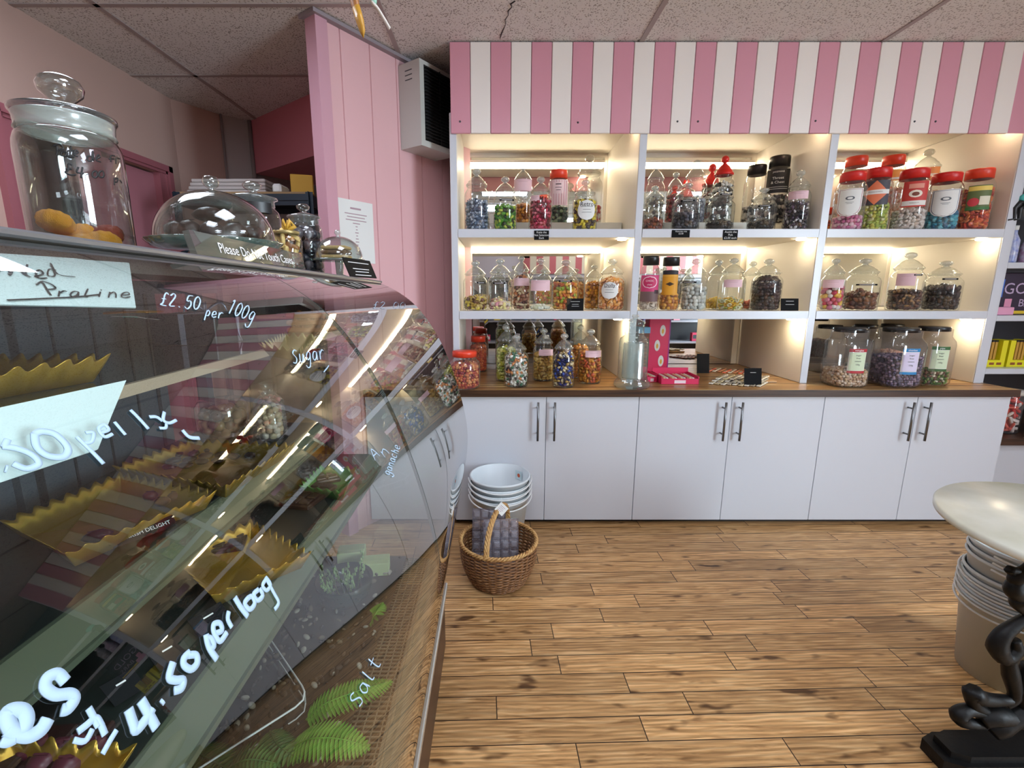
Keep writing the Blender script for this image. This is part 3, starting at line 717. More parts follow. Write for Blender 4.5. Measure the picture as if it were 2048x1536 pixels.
jar(1115, 430, 43, 342, YM, ST, 'plastic', 'plastic jar with orange-red screw lid and pink checked label, left bay', (C((70, 96, 70), (44, 60, 50), (150, 170, 130)), .021, 'ball', 'dark green round sweets under the pink checked label'), ('block', 364, 414, 42, 0, (236, 208, 212), [((214, 160, 172), .04 + .12 * i, .07 + .12 * i, .02, .98) for i in range(8)] + [((236, 208, 212), .25, .75, .45, .9), ((70, 50, 60), .38, .62, .80, .84), ((70, 50, 60), .36, .64, .68, .70), ((70, 50, 60), .40, .60, .58, .60)], []), m_redo, 414)
jar(1175, 430, 54, 310, YM, ST, 'classic', 'largest clear glass jar with red and white sweets, rear right of left bay', (C((196, 44, 50), (236, 228, 222), (170, 30, 40)), .022, 'ball', 'few red and white sweets in the largest rear jar'), fill_py=416)
jar(1168, 458, 49, 360, YA, ZS[1], 'classic', 'glass jar of yellow sweets with a round white label, top shelf', (C((222, 200, 30), (240, 220, 70), (196, 168, 20), (60, 40, 30)), .02, 'pillow', 'bright yellow sweets behind the round white label'), ('round', 404, 444, 36, 4, 'Retro'), fill_py=398)
# ---- middle bay, top shelf
jar(1306, 422, 38, 326, YM - .02, ST, 'classic', 'glass jar of cream and dark sweets at rear left of middle bay', (C((190, 170, 140), (60, 40, 40), (220, 210, 190)), .02, 'pillow', 'cream and dark sweets at the rear left of the middle bay'), ('strip', 397, 20, 0, 6), fill_py=397)
jar(1305, 458, 42, 372, YA, ZS[1], 'classic', 'glass jar with a little reddish-brown fudge, front left of middle bay', (C((128, 60, 40), (160, 80, 50), (100, 44, 30)), .02, 'block', 'reddish-brown pieces at the bottom of the front left jar'), fill_py=442, cname='fudge_pieces')
jar(1345, 422, 34, 345, YM + .06, ST, 'classic', 'short glass jar of dark red sweets on the step, middle bay', (C((110, 20, 34), (150, 40, 50), (60, 14, 20)), .02, 'ball', 'dark red sweets on the step of the middle bay'), fill_py=392)
jar(1384, 422, 46, 320, YM + .01, ST, 'classic', 'tall glass jar half full of grey sweets on the step, middle bay', (C((150, 150, 160), (100, 100, 112), (190, 190, 196)), .02, 'ball', 'grey sweets on the step beside the red-lidded jars'), fill_py=400)
jar(1369, 458, 53, 366, YA, ZS[1], 'classic', 'wide glass jar with charcoal sweets and black strip, middle bay front', (C((62, 64, 72), (36, 38, 46), (96, 96, 108)), .021, 'pillow', 'charcoal sweets in the wide front jar of the middle bay'), ('strip', 406, 26, 0, 2), fill_py=430)
jar(1413, 422, 40, 328, 3.118, ZS[1], 'classic', 'red-lidded glass jar half hidden behind the taller red-lidded one', (C((30, 26, 28), (226, 222, 214), (120, 30, 34)), .023, 'pillow', 'striped mints in the half hidden red-lidded jar'), None, m_red, 350, cname='mint_humbugs')
jar(1439, 422, 42, 312, YM - .02, ST, 'classic', 'glass jar with red ball lid full of black and white humbugs', (C((20, 18, 20), (230, 228, 220), (40, 36, 36), (240, 238, 232)), .026, 'pillow', 'black and white striped humbugs under the red ball lid'), None, m_red, 340, cname='mint_humbugs')
jar(1437, 458, 53, 373, YA, ZS[1], 'classic', 'glass jar with a few dark sweets in front of the red-lidded jar', (C((24, 22, 24), (44, 40, 42)), .021, 'ball', 'few dark sweets in front of the red-lidded jar'), ('strip', 394, 22, 0, 8), fill_py=448)
jar(1503, 422, 42, 332, YM + .05, ST, 'plastic', 'clear plastic jar with black lid beside the black-labelled jar', (C((40, 36, 36), (226, 222, 214)), .02, 'ball', 'few black and white sweets in the plain black-lidded jar'), None, m_blk, 414)
jar(1546, 422, 46, 314, YM - .02, ST, 'plastic', 'black-lidded jar with large black label reading THROAT & CHEST', (C((60, 44, 36), (230, 222, 200), (30, 24, 22)), .022, 'pillow', 'brown and cream lozenges under the large black label'), ('block', 343, 390, 44, 0, (20, 20, 22), [((200, 200, 196), .08, .92, .24, .26), ((200, 200, 196), .08, .92, .16, .18)], [('JAKEMANS', .012, .88, (230, 230, 226)), ('Throat', .020, .62, (235, 235, 230)), ('& Chest', .020, .44, (235, 235, 230))]), m_blk, 392, cname='lozenges')
jar(1520, 458, 52, 376, YA, ZS[1], 'classic', 'glass jar almost empty with black drops, top shelf of middle bay', (C((18, 17, 18), (30, 28, 30)), .021, 'ball', 'few black drops in the almost empty jar'), ('strip', 416, 24, 0, 4), fill_py=450)
jar(1588, 458, 46, 340, YA, ZS[1], 'classic', 'pink-labelled glass jar of black and white sweets, right end of middle bay', (C((26, 20, 30), (226, 220, 226), (84, 60, 88), (50, 40, 56)), .021, 'wrapped', 'black, white and purple sweets at the right end of middle bay'), ('pink', 386, 402, 36), fill_py=408, cname='wrapped_sweets')
# ---- right bay, top shelf
jar(1698, 410, 46, 315, YM + .05, ZS[1] + .12, 'plastic', 'red-lidded plastic jar at rear left of the right bay', (C((220, 60, 60), (240, 200, 190)), .02, 'ball', 'red and white sweets at the rear left of right bay'), None, m_redo, 385)
jar(1770, 410, 46, 313, YM + .05, ZS[1] + .12, 'plastic', 'red-lidded plastic jar with orange label at rear of the right bay', (C((226, 120, 60), (240, 200, 170)), .02, 'ball', 'orange sweets at the rear of the right bay'), ('block', 345, 366, 40, 0, (232, 150, 60), [((236, 232, 220), .1, .9, .1, .3)], []), m_redo, 380)
jar(1837, 410, 52, 298, YM + .05, ZS[1] + .12, 'classic', 'tall clear glass jar standing behind the red-labelled jar, right bay', (C((222, 160, 120), (236, 190, 150)), .02, 'ball', 'peach sweets in the tall clear jar of the right bay'), ('block', 340, 366, 24, 10, (222, 140, 70), [((240, 230, 210), .1, .9, .3, .5)], []), fill_py=385)
jar(1691, 458, 54, 346, YA, ZS[1], 'plastic', 'red-lidded jar of pink sweets with white shield label, right bay', (C((226, 150, 180), (236, 196, 208), (206, 100, 150)), .02, 'ball', 'pale pink sweets under the white shield label'), ('shield', 382, 437, 42, 0, (170, 60, 80)), m_red, 437)
jar(1739, 458, 55, 338, YA + .065, ZS[1], 'plastic', 'red-lidded jar with orange diamond label and yellow-green sweets', (C((222, 216, 90), (180, 200, 80), (236, 232, 170), (170, 190, 60)), .021, 'pillow', 'yellow-green sweets under the orange diamond label'), ('block', 366, 414, 46, 0, (70, 66, 76), [((232, 126, 86), .05, .95, 0, 1, 'diamond'), ((236, 236, 232), .02, .98, .44, .62)], [('FROMAGE OU BLANC', .0062, .53, (50, 50, 60))]), m_red, 412)
jar(1811, 458, 58, 340, YA, ZS[1], 'plastic', 'red-lidded jar with red square label and whitish sweets, right bay', (C((232, 224, 216), (222, 206, 196), (240, 236, 230)), .02, 'pillow', 'whitish sweets under the red square label'), ('block', 368, 418, 40, 6, (196, 56, 48), [((232, 228, 222), .03, .97, .05, .24), ((236, 226, 210), .25, .75, .36, .66, 'round'), ((120, 60, 40), .36, .64, .42, .58, 'round'), ((226, 150, 130), .22, .78, .72, .90)], [('MADE IN U.K.', .0065, .145, (60, 40, 40))]), m_red, 425)
jar(1875, 458, 58, 348, YA, ZS[1], 'plastic', 'red-lidded jar of turquoise sweets with white shield label, right bay', (C((40, 150, 180), (80, 186, 206), (24, 110, 150), (130, 210, 222)), .022, 'block', 'turquoise sweets under the white shield label'), ('shield', 384, 438, 44, 4, (40, 60, 110)), m_red, 424)
jar(1938, 458, 54, 340, YA, ZS[1], 'plastic', 'red-lidded jar of orange-red sweets with fruit label, rightmost', (C((214, 64, 30), (232, 96, 44), (180, 40, 22), (240, 130, 60)), .021, 'coin', 'orange-red sweets in the rightmost jar of the top shelf'), ('block', 375, 424, 36, 6, (96, 110, 60), [((236, 206, 100), .02, .98, .78, .96), ((206, 60, 70), .05, .5, .15, .5, 'round'), ((226, 222, 200), .5, .95, .2, .55), ((60, 110, 50), .0, 1, .0, .12)], []), m_redo, 378, cname='gum_sweets')
# ---- left bay, middle shelf
zB = ZS[0]
jar(951, 622, 50, 522, YA, zB, 'classic', 'glass jar a quarter full of brown and yellow sweets, leftmost middle shelf', (C((176, 140, 50), (210, 180, 110), (110, 60, 40), (226, 200, 60)), .019, 'coin', 'brown and yellow sweets in the leftmost middle-shelf jar'), ('strip', 566, 18, 0, 12), fill_py=597)
jar(1000, 622, 49, 518, YA, zB, 'classic', 'glass jar with shallow pink and cream sweets and black strip', (C((240, 200, 180), (236, 222, 206), (226, 150, 160), (244, 226, 150)), .021, 'pillow', 'pink and cream sweets lying shallow in the second middle-shelf jar'), ('strip', 567, 24, 0, -2), fill_py=605)
jar(1042, 622, 36, 512, YA + .07, zB, 'classic', 'narrow pink-labelled glass jar full of mixed brown sweets', (C((150, 90, 70), (210, 160, 130), (90, 40, 40), (226, 200, 160), (190, 110, 60)), .02, 'block', 'mixed brown sweets in the narrow pink-labelled jar'), ('pink', 557, 572, 34), fill_py=541, cname='toffee_pieces')
jar(1080, 622, 46, 517, YA, zB, 'classic', 'pink-labelled glass jar nearly empty beside the narrow full one', (C((226, 226, 190), (240, 240, 222)), .019, 'ball', 'thin layer of pale sweets in the nearly empty jar'), ('pink', 561, 582, 42), fill_py=612)
jar(1129, 622, 53, 520, YA, zB, 'classic', 'glass jar of orange and yellow jellies behind the black easel card', (C((226, 150, 50), (240, 190, 70), (196, 90, 30), (150, 170, 50)), .022, 'block', 'orange and yellow jellies behind the black easel card'), ('strip', 563, 26, 0, 0), fill_py=567, cname='jelly_sweets')
jar(1186, 620, 38, 530, YA + .125, zB, 'classic', 'short glass jar of amber sweets beside the round-labelled jar', (C((206, 130, 20), (232, 160, 40), (160, 90, 10)), .02, 'ball', 'amber sweets beside the round-labelled jar'), fill_py=562)
jar(1221, 622, 53, 518, YA, zB, 'classic', 'glass jar of peach sweets with round white label, middle shelf', (C((232, 170, 110), (240, 200, 150), (214, 130, 70), (226, 150, 60)), .022, 'coin', 'peach sweets behind the round white label, middle shelf'), ('round', 564, 598, 34, -4, 'Dolly'), fill_py=558)
# ---- middle bay, middle shelf
jar(1296, 620, 38, 513, YA, zB, 'plastic', 'black-lidded jar with pink and brown chocolate label', (C((222, 206, 186), (196, 170, 150)), .017, 'coin', 'pale sweets under the pink and brown label'), ('block', 551, 603, 38, 0, (206, 60, 116), [((110, 84, 84), 0, 1, 0, .38), ((240, 200, 214), .12, .88, .50, .96, 'round'), ((196, 40, 96), .17, .83, .53, .93, 'round'), ((60, 30, 40), .75, 1, .3, .44)], [('CHOC', .014, .78, (250, 230, 236)), ('chew', .012, .64, (250, 230, 236))]), m_blk, 606)
jar(1336, 620, 39, 515, YA, zB, 'plastic', 'black-lidded jar of amber sweets with yellow arched label', (C((216, 136, 20), (236, 170, 50), (180, 100, 10)), .021, 'ball', 'amber sweets under the yellow arched label'), ('block', 541, 590, 31, 0, (222, 156, 34), [((30, 22, 30), .02, .98, .82, 1.0, 'arch'), ((60, 40, 20), .25, .75, .36, .52, 'diamond'), ((230, 190, 90), .1, .9, .76, .78)], [], 'arch'), m_blk, 588)
jar(1385, 620, 50, 518, YA, zB, 'classic', 'glass jar of grey-white round mints with black strip', (C((206, 206, 198), (180, 182, 178), (224, 224, 216)), .024, 'ball', 'grey-white round mints in a glass jar'), ('strip', 565, 30, 0, -12), fill_py=573, cname='round_mints')
jar(1430, 620, 42, 520, YA + .15, zB, 'classic', 'glass jar of yellow sweets standing behind the pink-labelled one', (C((222, 170, 30), (236, 196, 70)), .02, 'coin', 'yellow sweets in the jar standing behind'), fill_py=600)
jar(1459, 620, 50, 516, YA - .01, zB, 'classic', 'pink-labelled glass jar with low yellow and green sweets', (C((236, 180, 40), (240, 206, 90), (170, 180, 70), (230, 226, 190)), .021, 'ring', 'yellow and green ring sweets lying low in a jar'), ('pink', 560, 575, 34, 2), fill_py=598, cname='ring_sweets')
jar(1497, 620, 40, 523, YA + .14, zB, 'classic', 'glass jar with few red sweets behind the dark chocolate jar', (C((196, 60, 40), (226, 110, 70)), .02, 'ball', 'few red sweets behind the dark chocolate jar'), fill_py=604)
jar(1528, 620, 56, 518, YA, zB, 'classic', 'glass jar full of dark chocolate balls in the middle bay', (C((46, 26, 24), (66, 38, 34), (34, 20, 22)), .023, 'ball', 'dark chocolate balls filling a glass jar'), None, fill_py=556, cname='chocolate_balls')
# ---- right bay, middle shelf
jar(1659, 620, 42, 517, YA, zB, 'classic', 'pink-labelled glass jar of pink, white and yellow bonbons', (C((206, 50, 80), (236, 220, 214), (240, 190, 80), (214, 110, 140)), .026, 'ball', 'pink, white and yellow bonbons in a glass jar'), ('pink', 560, 576, 38), fill_py=575, cname='bonbons')
jar(1717, 620, 60, 517, YA, zB, 'classic', 'wide glass jar of brown chocolate almonds with black strip', (C((110, 66, 44), (136, 84, 54), (84, 48, 34)), .027, 'nut', 'brown chocolate almonds in the wide glass jar'), ('strip', 570, 36, 0, 8), fill_py=584, cname='chocolate_almonds')
jar(1804, 620, 58, 505, YA, zB, 'classic', 'tallest glass jar of small brown coffee beans, right bay', (C((76, 44, 34), (100, 60, 44), (50, 30, 26), (150, 110, 70)), .018, 'nut', 'small brown beans in the tallest right-bay jar'), [('strip', 551, 14, 0, 16), ('pink', 548, 572, 30, -2)], fill_py=580, cname='chocolate_beans')
jar(1876, 620, 62, 522, YA, zB, 'classic', 'wide glass jar of dark chocolate raisins, right end of middle shelf', (C((44, 30, 28), (60, 40, 36), (30, 20, 22)), .025, 'nut', 'dark chocolate raisins at the right end of middle shelf'), ('strip', 559, 24, 0, 10), fill_py=572, cname='chocolate_raisins')
# ---- on the worktop, left bay
jar(930, 775, 62, 702, 2.49, ZT, 'squat', 'red-lidded plastic jar of red and orange sweets at the worktop corner', (C((176, 60, 40), (206, 110, 60), (140, 30, 40), (220, 150, 90)), .016, 'ball', 'red and orange sweets in the jar at the worktop corner'), None, m_redo, 722)
jar(957, 722, 36, 672, 3.02, ZT, 'plastic', 'small orange-lidded plastic jar at the back of the worktop', (C((206, 70, 30), (226, 110, 50)), .018, 'ball', 'orange sweets in the small jar at the worktop back'), None, m_redo, 686)
jar(1012, 752, 42, 650, 2.70, ZT, 'classic', 'glass jar of yellow-green sweets behind the liquorice allsorts jar', (C((190, 180, 60), (150, 160, 50), (226, 220, 130)), .02, 'pillow', 'yellow-green sweets behind the white mixed sweets'), fill_py=690)
jar(1032, 766, 49, 670, 2.545, ZT, 'classic', 'glass jar of white and mixed coloured sweets at worktop front', (C((236, 232, 222), (240, 236, 230), (30, 30, 36), (226, 150, 90), (60, 120, 90), (230, 226, 214)), .02, 'wrapped', 'white and mixed coloured sweets at the worktop front'), None, fill_py=700, cname='wrapped_sweets')
jar(1086, 748, 43, 657, 2.72, ZT, 'classic', 'pink-labelled glass jar of tan nut sweets on the worktop', (C((206, 160, 70), (180, 130, 50), (226, 190, 110)), .02, 'nut', 'tan nut-shaped sweets on the worktop'), ('pink', 697, 709, 30, 6), fill_py=708, cname='nut_sweets')
jar(1126, 767, 45, 667, 2.53, ZT, 'classic', 'glass jar of blue and gold wrapped chocolates on the worktop', (C((20, 30, 110), (40, 80, 180), (196, 160, 80), (24, 18, 60), (226, 210, 170)), .023, 'wrapped', 'blue and gold wrapped chocolates on the worktop', .15, .4), None, fill_py=700, cname='wrapped_chocolates')
jar(1158, 742, 38, 650, 2.80, ZT, 'classic', 'glass jar of amber sweets behind the pink-labelled amber jar', (C((210, 140, 40), (190, 110, 20)), .02, 'ball', 'amber sweets in the rear jar on the worktop'), fill_py=690)
jar(1178, 756, 47, 658, 2.64, ZT, 'classic', 'pink-labelled glass jar of amber butterscotch on the worktop', (C((206, 130, 30), (226, 160, 60), (170, 90, 14), (200, 80, 30)), .021, 'pillow', 'amber butterscotch in the pink-labelled worktop jar'), ('pink', 699, 712, 34, 8), fill_py=706, cname='butterscotch')
# ---- on the worktop, right bay
def slim(top, bot, w, off, band, low, txt):
    return ('block', top, bot, w, off, (226, 226, 216), [(band, 0, 1, .87, 1.0), (low, 0, 1, 0, .10), ((206, 222, 190) if band != (40, 130, 190) else (214, 206, 232), .05, .95, .12, .85)], [(txt, .014, .935, (240, 240, 240)), ('sugar', .012, .74, (90, 96, 90)), ('free', .012, .62, (90, 96, 90)), ('sweets', .011, .50, (90, 96, 90)), ('100g', .011, .36, (90, 96, 90))])
jar(1648, 736, 52, 650, 2.98, ZT, 'squarish', 'empty black-lidded clear jar at the back left of the right bay', None)
jar(1718, 739, 48, 649, 2.95, ZT, 'squarish', 'black-lidded clear jar with teal sweets at the back', (C((110, 150, 150), (150, 176, 170)), .016, 'ball', 'teal sweets in the rear black-lidded jar'), None, None, 728)
jar(1770, 736, 46, 648, 2.98, ZT, 'squarish', 'black-lidded clear jar of pale pink sweets at the back, behind purple sweets', (C((214, 160, 150), (226, 190, 176)), .016, 'ball', 'pale pink sweets in the rear jar behind the purple ones'), None, None, 700)
jar(1685, 765, 68, 655, 2.56, ZT, 'squarish', 'black-lidded jar with red and green label and beige sweets', (C((214, 186, 150), (196, 160, 130), (230, 210, 190)), .015, 'ball', 'beige sweets under the red and green label'), slim(694, 741, 31, 18, (176, 40, 50), (176, 40, 50), 'mingles'), None, 738)
jar(1784, 766, 74, 655, 2.56, ZT, 'squarish', 'black-lidded jar with blue label and purple-grey sweets', (C((120, 100, 130), (84, 76, 104), (160, 140, 160), (70, 62, 84)), .015, 'ball', 'purple-grey sweets under the blue label'), slim(693, 743, 30, 22, (40, 130, 190), (40, 130, 190), 'sherbet'), None, 712)
jar(1849, 762, 62, 653, 2.60, ZT, 'squarish', 'black-lidded jar with green label and green and white sweets', (C((70, 110, 50), (226, 220, 196), (100, 60, 40), (120, 150, 60)), .017, 'pillow', 'green, white and brown sweets under the green label'), slim(690, 738, 30, 16, (50, 100, 50), (50, 90, 40), 'pips'), None, 740)
# ================================================================ CURVED GLASS DISPLAY CASE
YE, YS, YN = 1.52, .725, -.35      # far end, seam between the panes, near end
raw = [aty(px, py, YE) for px, py in ((777, 569), (805, 590), (830, 614), (856, 642), (876, 672), (892, 705), (910, 742), (925, 785), (935, 825), (938, 860), (937, 894), (927, 945), (915, 1000), (902, 1060), (891, 1118))]
raw = [(p[0], p[2]) for p in raw] + [(-.181, .33), (-.181, .275)]
def catmull(P, n):
    out = []
    for i in range(len(P) - 1):
        p0, p1, p2, p3 = P[max(i - 1, 0)], P[i], P[i + 1], P[min(i + 2, len(P) - 1)]
        for k in range(n):
            t = k / n; out.append(tuple(.5 * ((2 * p1[j]) + (-p0[j] + p2[j]) * t + (2 * p0[j] - 5 * p1[j] + 4 * p2[j] - p3[j]) * t * t + (-p0[j] + 3 * p1[j] - 3 * p2[j] + p3[j]) * t ** 3) for j in range(len(p1))))
    out.append(tuple(P[-1])); return out
# lean of the glass (degrees from upright) against height, bottom to top
LEAN = [(.275, -7.9), (.40, -10.3), (.55, -12.4), (.70, -12.2), (.75, -8), (.80, -2.5), (.88, 8), (.94, 12.8), (.98, 14.8), (1.02, 16.5), (1.06, 18), (1.10, 20.6), (1.14, 24.6), (1.18, 28.4), (1.22, 33), (1.26, 41), (1.30, 54), (1.345, 68)]
def lean(z):
    for (a, p), (b_, q) in zip(LEAN, LEAN[1:]):
        if z <= b_: return math.radians(p + (q - p) * (z - a) / (b_ - a))
    return math.radians(LEAN[-1][1])
PR = []; x_, z_ = 0.0, .275
while z_ < 1.340:
    PR.append((x_, z_)); l_ = .006; a_ = lean(z_); x_ -= math.sin(a_) * l_; z_ += math.cos(a_) * l_
PR.append((x_, z_)); k_ = min(range(len(PR)), key=lambda i: abs(PR[i][1] - .904)); dx_ = -.1000 - PR[k_][0]
PR = [(x + dx_, z) for x, z in PR][::-1]
for _ in range(6): PR = [PR[0]] + [tuple((PR[i - 1][j] + 2 * PR[i][j] + PR[i + 1][j]) / 4 for j in (0, 1)) for i in range(1, len(PR) - 1)] + [PR[-1]]
def pnorm(i):
    a, b_ = PR[max(i - 1, 0)], PR[min(i + 1, len(PR) - 1)]; dx, dz = b_[0] - a[0], b_[1] - a[1]; l = math.hypot(dx, dz); return (-dz / l, dx / l)
PN = [pnorm(i) for i in range(len(PR))]
if PN[len(PR) // 2][0] < 0: PN = [(-a, -b_) for a, b_ in PN]
ZTOP = PR[0][1] - .009; XT = PR[0][0]; TILT = .0145
def sag(y, z):      # the glass and its top rise slightly towards the near end
    return z + (YE - y) * TILT * max(0, min(1, (z - .85) / .48))
PR = [(x, z - .009 * max(0, min(1, (z - .85) / .48))) for x, z in PR]
case = thing('display_case', (-.52, .58, 0), 'refrigerated display case with curved glass front marked in white pen', 'display case')
def pane(y0, y1):
    b = MB(); n = len(PR); tk = .005
    for (y) in (y0, y1):
        for off in (0, -tk): b.v += [(PR[i][0] + PN[i][0] * off, y, sag(y, PR[i][1] + PN[i][1] * off)) for i in range(n)]
    O0, I0, O1, I1 = 0, n, 2 * n, 3 * n
    for i in range(n - 1):
        for f in ((O0 + i, O0 + i + 1, O1 + i + 1, O1 + i), (I0 + i, I1 + i, I1 + i + 1, I0 + i + 1)): b.f.append(list(f)); b.m.append(0 if f[0] < n else 2); b.sm.append(True)
    for y, e in ((y0, 1), (y1, -1)):      # polished edges, with vertices of their own
        V_ = [(PR[i][0], y + e * 1e-5, sag(y, PR[i][1])) for i in range(n)] + [(PR[i][0] - PN[i][0] * tk, y + e * 1e-5, sag(y, PR[i][1] - PN[i][1] * tk)) for i in range(n)]
        b.add(V_, [(i, n + i, n + i + 1, i + 1) for i in range(n - 1)], 1)
    return b
m_edge = M('glass_edge', (84, 92, 88), .2)
for y0, y1 in ((YN, YS - .0015), (YS + .0015, YE)):
    b = pane(y0, y1)
    # make sure the outer face looks outward
    part('glass_pane', b, [m_case, m_edge, m_inner], case, label='curved clear glass pane')
XB = -.93
b = MB(); poly = [(x, z) for x, z in PR[::2]] + [PR[-1], (XB, .275), (XB, 1.22), (-.86, ZTOP)]; poly = [p for k, p in enumerate(poly)]
Tm = Matrix(((1, 0, 0, 0), (0, 0, 1, 0), (0, 1, 0, 0), (0, 0, 0, 1)))
b.prism([(x + (.006 if x > XB else 0) * -1, z) for x, z in poly], YE - .008, YE - .002, 0, Tm); part('end_pane', b, m_case, case, label='flat clear glass end pane')
b = MB(); b.box(-.90, XT + .003, YN, YE - .002, ZTOP + .001, ZTOP + .008, 0, None, .002); b.box(XT - .050, XT - .046, YN, YE - .01, ZTOP - .016, ZTOP + .002, 0); b.v = [(x, y, sag(y, z)) for x, y, z in b.v]
part('top_deck', b, M('deck_metal', (120, 120, 124), .3, metal=.5), case)
b = MB(); b.box(XT - .080, XT - .055, YN + .1, YE - .06, ZTOP - .010, ZTOP - .001); b.v = [(x, y, sag(y, z)) for x, y, z in b.v]; part('light_strip', b, EMIT('case_light', (232, 248, 255), CASE_LIGHT), case, label='cool white light strip under the top')
m_slate = M('slate_panel', (72, 82, 92), .4)
b = MB()
for y in (YN, .30, .86, 1.27, YE - .04): b.box(XB - .03, XB, y, y + .03, .05, ZTOP + .002)
b.box(XB - .03, XB, YN, YE - .01, .05, .46); b.box(XB - .03, -.88, YN, YE - .01, ZTOP - .03, ZTOP + .002)
part('rear_frame', b, m_slate, case)
for y0, y1, o in ((YN + .03, .36, .0), (.32, .90, .012), (.88, 1.29, 0)):
    b = MB(); b.box(XB - .012 - o, XB - .004 - o, y0, y1, .46, ZTOP - .03)
    for y in (y0, y1 - .03): b.box(XB - .014 - o, XB - .001 - o, y, y + .03, .46, ZTOP - .03, 1)
    for k in range(1, 4):
        y = y0 + (y1 - y0) * k / 4; b.box(XB - .004 - o, XB - .002 - o, y, y + .006, .46, ZTOP - .03, 1)
    part('sliding_door', b, [m_slate, M('dark_slate', (38, 44, 52), .4)], case)
m_rail = M('ticket_rail', (92, 102, 84), .3, metal=.3)
m_shelfg = GLASS('shelf_glass', (206, 226, 216), boost=1.4, haze=.10, hazecol=(150, 165, 155))
ZU, XU, ZM_, XM_, ZL, XLo = 1.188, -.492, .880, -.590, .770, -.425
b = MB(); b.box(XB, XU, YN + .05, YE - .02, ZU - .008, ZU); b.box(XU, XU + .008, YN + .05, YE - .02, ZU - .014, ZU + .002, 1)
part('glass_shelf', b, [m_shelfg, M('shelf_trim', (196, 180, 158), .35, metal=.2)], case)
for nm, z, x in (('tier_shelf', ZM_, XM_), ('tier_shelf', ZL, XLo)):
    b = MB(); b.box(XB, x, YN + .05, YE - .02, z - .008, z); part(nm, b, M('tier_metal', (44, 50, 46), .4, metal=.3), case)
    b = MB(); y0, y1 = YN + .05, YE - .02
    q = [(x, z - .001), (x + .006, z - .002), (x + .034, z - .042), (x + .026, z - .046)]
    b.prism(q, y0, y1, 0, Tm); b.prism([(x + .034, z - .042), (x + .040, z - .042), (x + .040, z - .052), (x + .026, z - .052), (x + .026, z - .046)], y0, y1, 0, Tm)
    part('ticket_rail', b, m_rail, case)
b = MB()
for y in (-.1, .45, .98, 1.46): b.box(XB, XM_ - .03, y, y + .012, .46, ZM_ - .008); b.box(XM_, XLo - .05, y, y + .012, ZL - .05, ZL - .008)
part('shelf_bracket', b, m_slate, case)
ZD = .385
b = MB(); b.box(XB, -.315, YN + .02, YE - .012, ZD - .02, ZD); part('bottom_deck', b, M('deck_brown', (46, 38, 30), .6, var=(6, (70, 62, 50))), case)
m_dark = M('kick_panel', (52, 34, 26), .4, var=(9, (70, 46, 34)))
b = MB(); b.box(XB - .03, -.186, YN, YE + .012, .004, .255); b.box(XB - .03, -.33, YN, YE - .005, .255, ZD - .02); part('base_body', b, m_dark, case)
m_beige = M('beige_metal', (150, 142, 120), .35, metal=.5)
b = MB(); b.box(-.187, -.172, YN, YE, .252, .275, 0, None, .003); part('front_rail', b, M('bright_rail', (196, 192, 184), .25, metal=.6), case)
b = MB(); b.prism([(-.186, .275), (-.190, .335), (-.215, ZD - .02), (-.232, ZD - .012), (-.236, ZD - .02), (-.21, .30), (-.205, .275)], YN, YE - .01, 0, Tm); part('front_channel', b, m_beige, case)
b = MB(); gx0, gx1 = -.315, -.236
b.box(gx0 - .004, gx0, YN, YE - .02, ZD - .012, ZD - .002); b.box(gx1 - .002, gx1 + .003, YN, YE - .02, ZD - .014, ZD - .002)
for i in range(4): x = gx0 + (gx1 - gx0) * (i + .5) / 4; b.box(x - .0012, x + .0012, YN, YE - .02, ZD - .008, ZD - .004)
y = YN
while y < YE - .02: b.box(gx0, gx1, y, y + .0025, ZD - .007, ZD - .003); y += .0125
part('vent_grille', b, m_beige, case)
b = MB(); b.box(-.33, -.205, YN, YE - .02, .256, .262); part('vent_floor', b, m_blk, case)
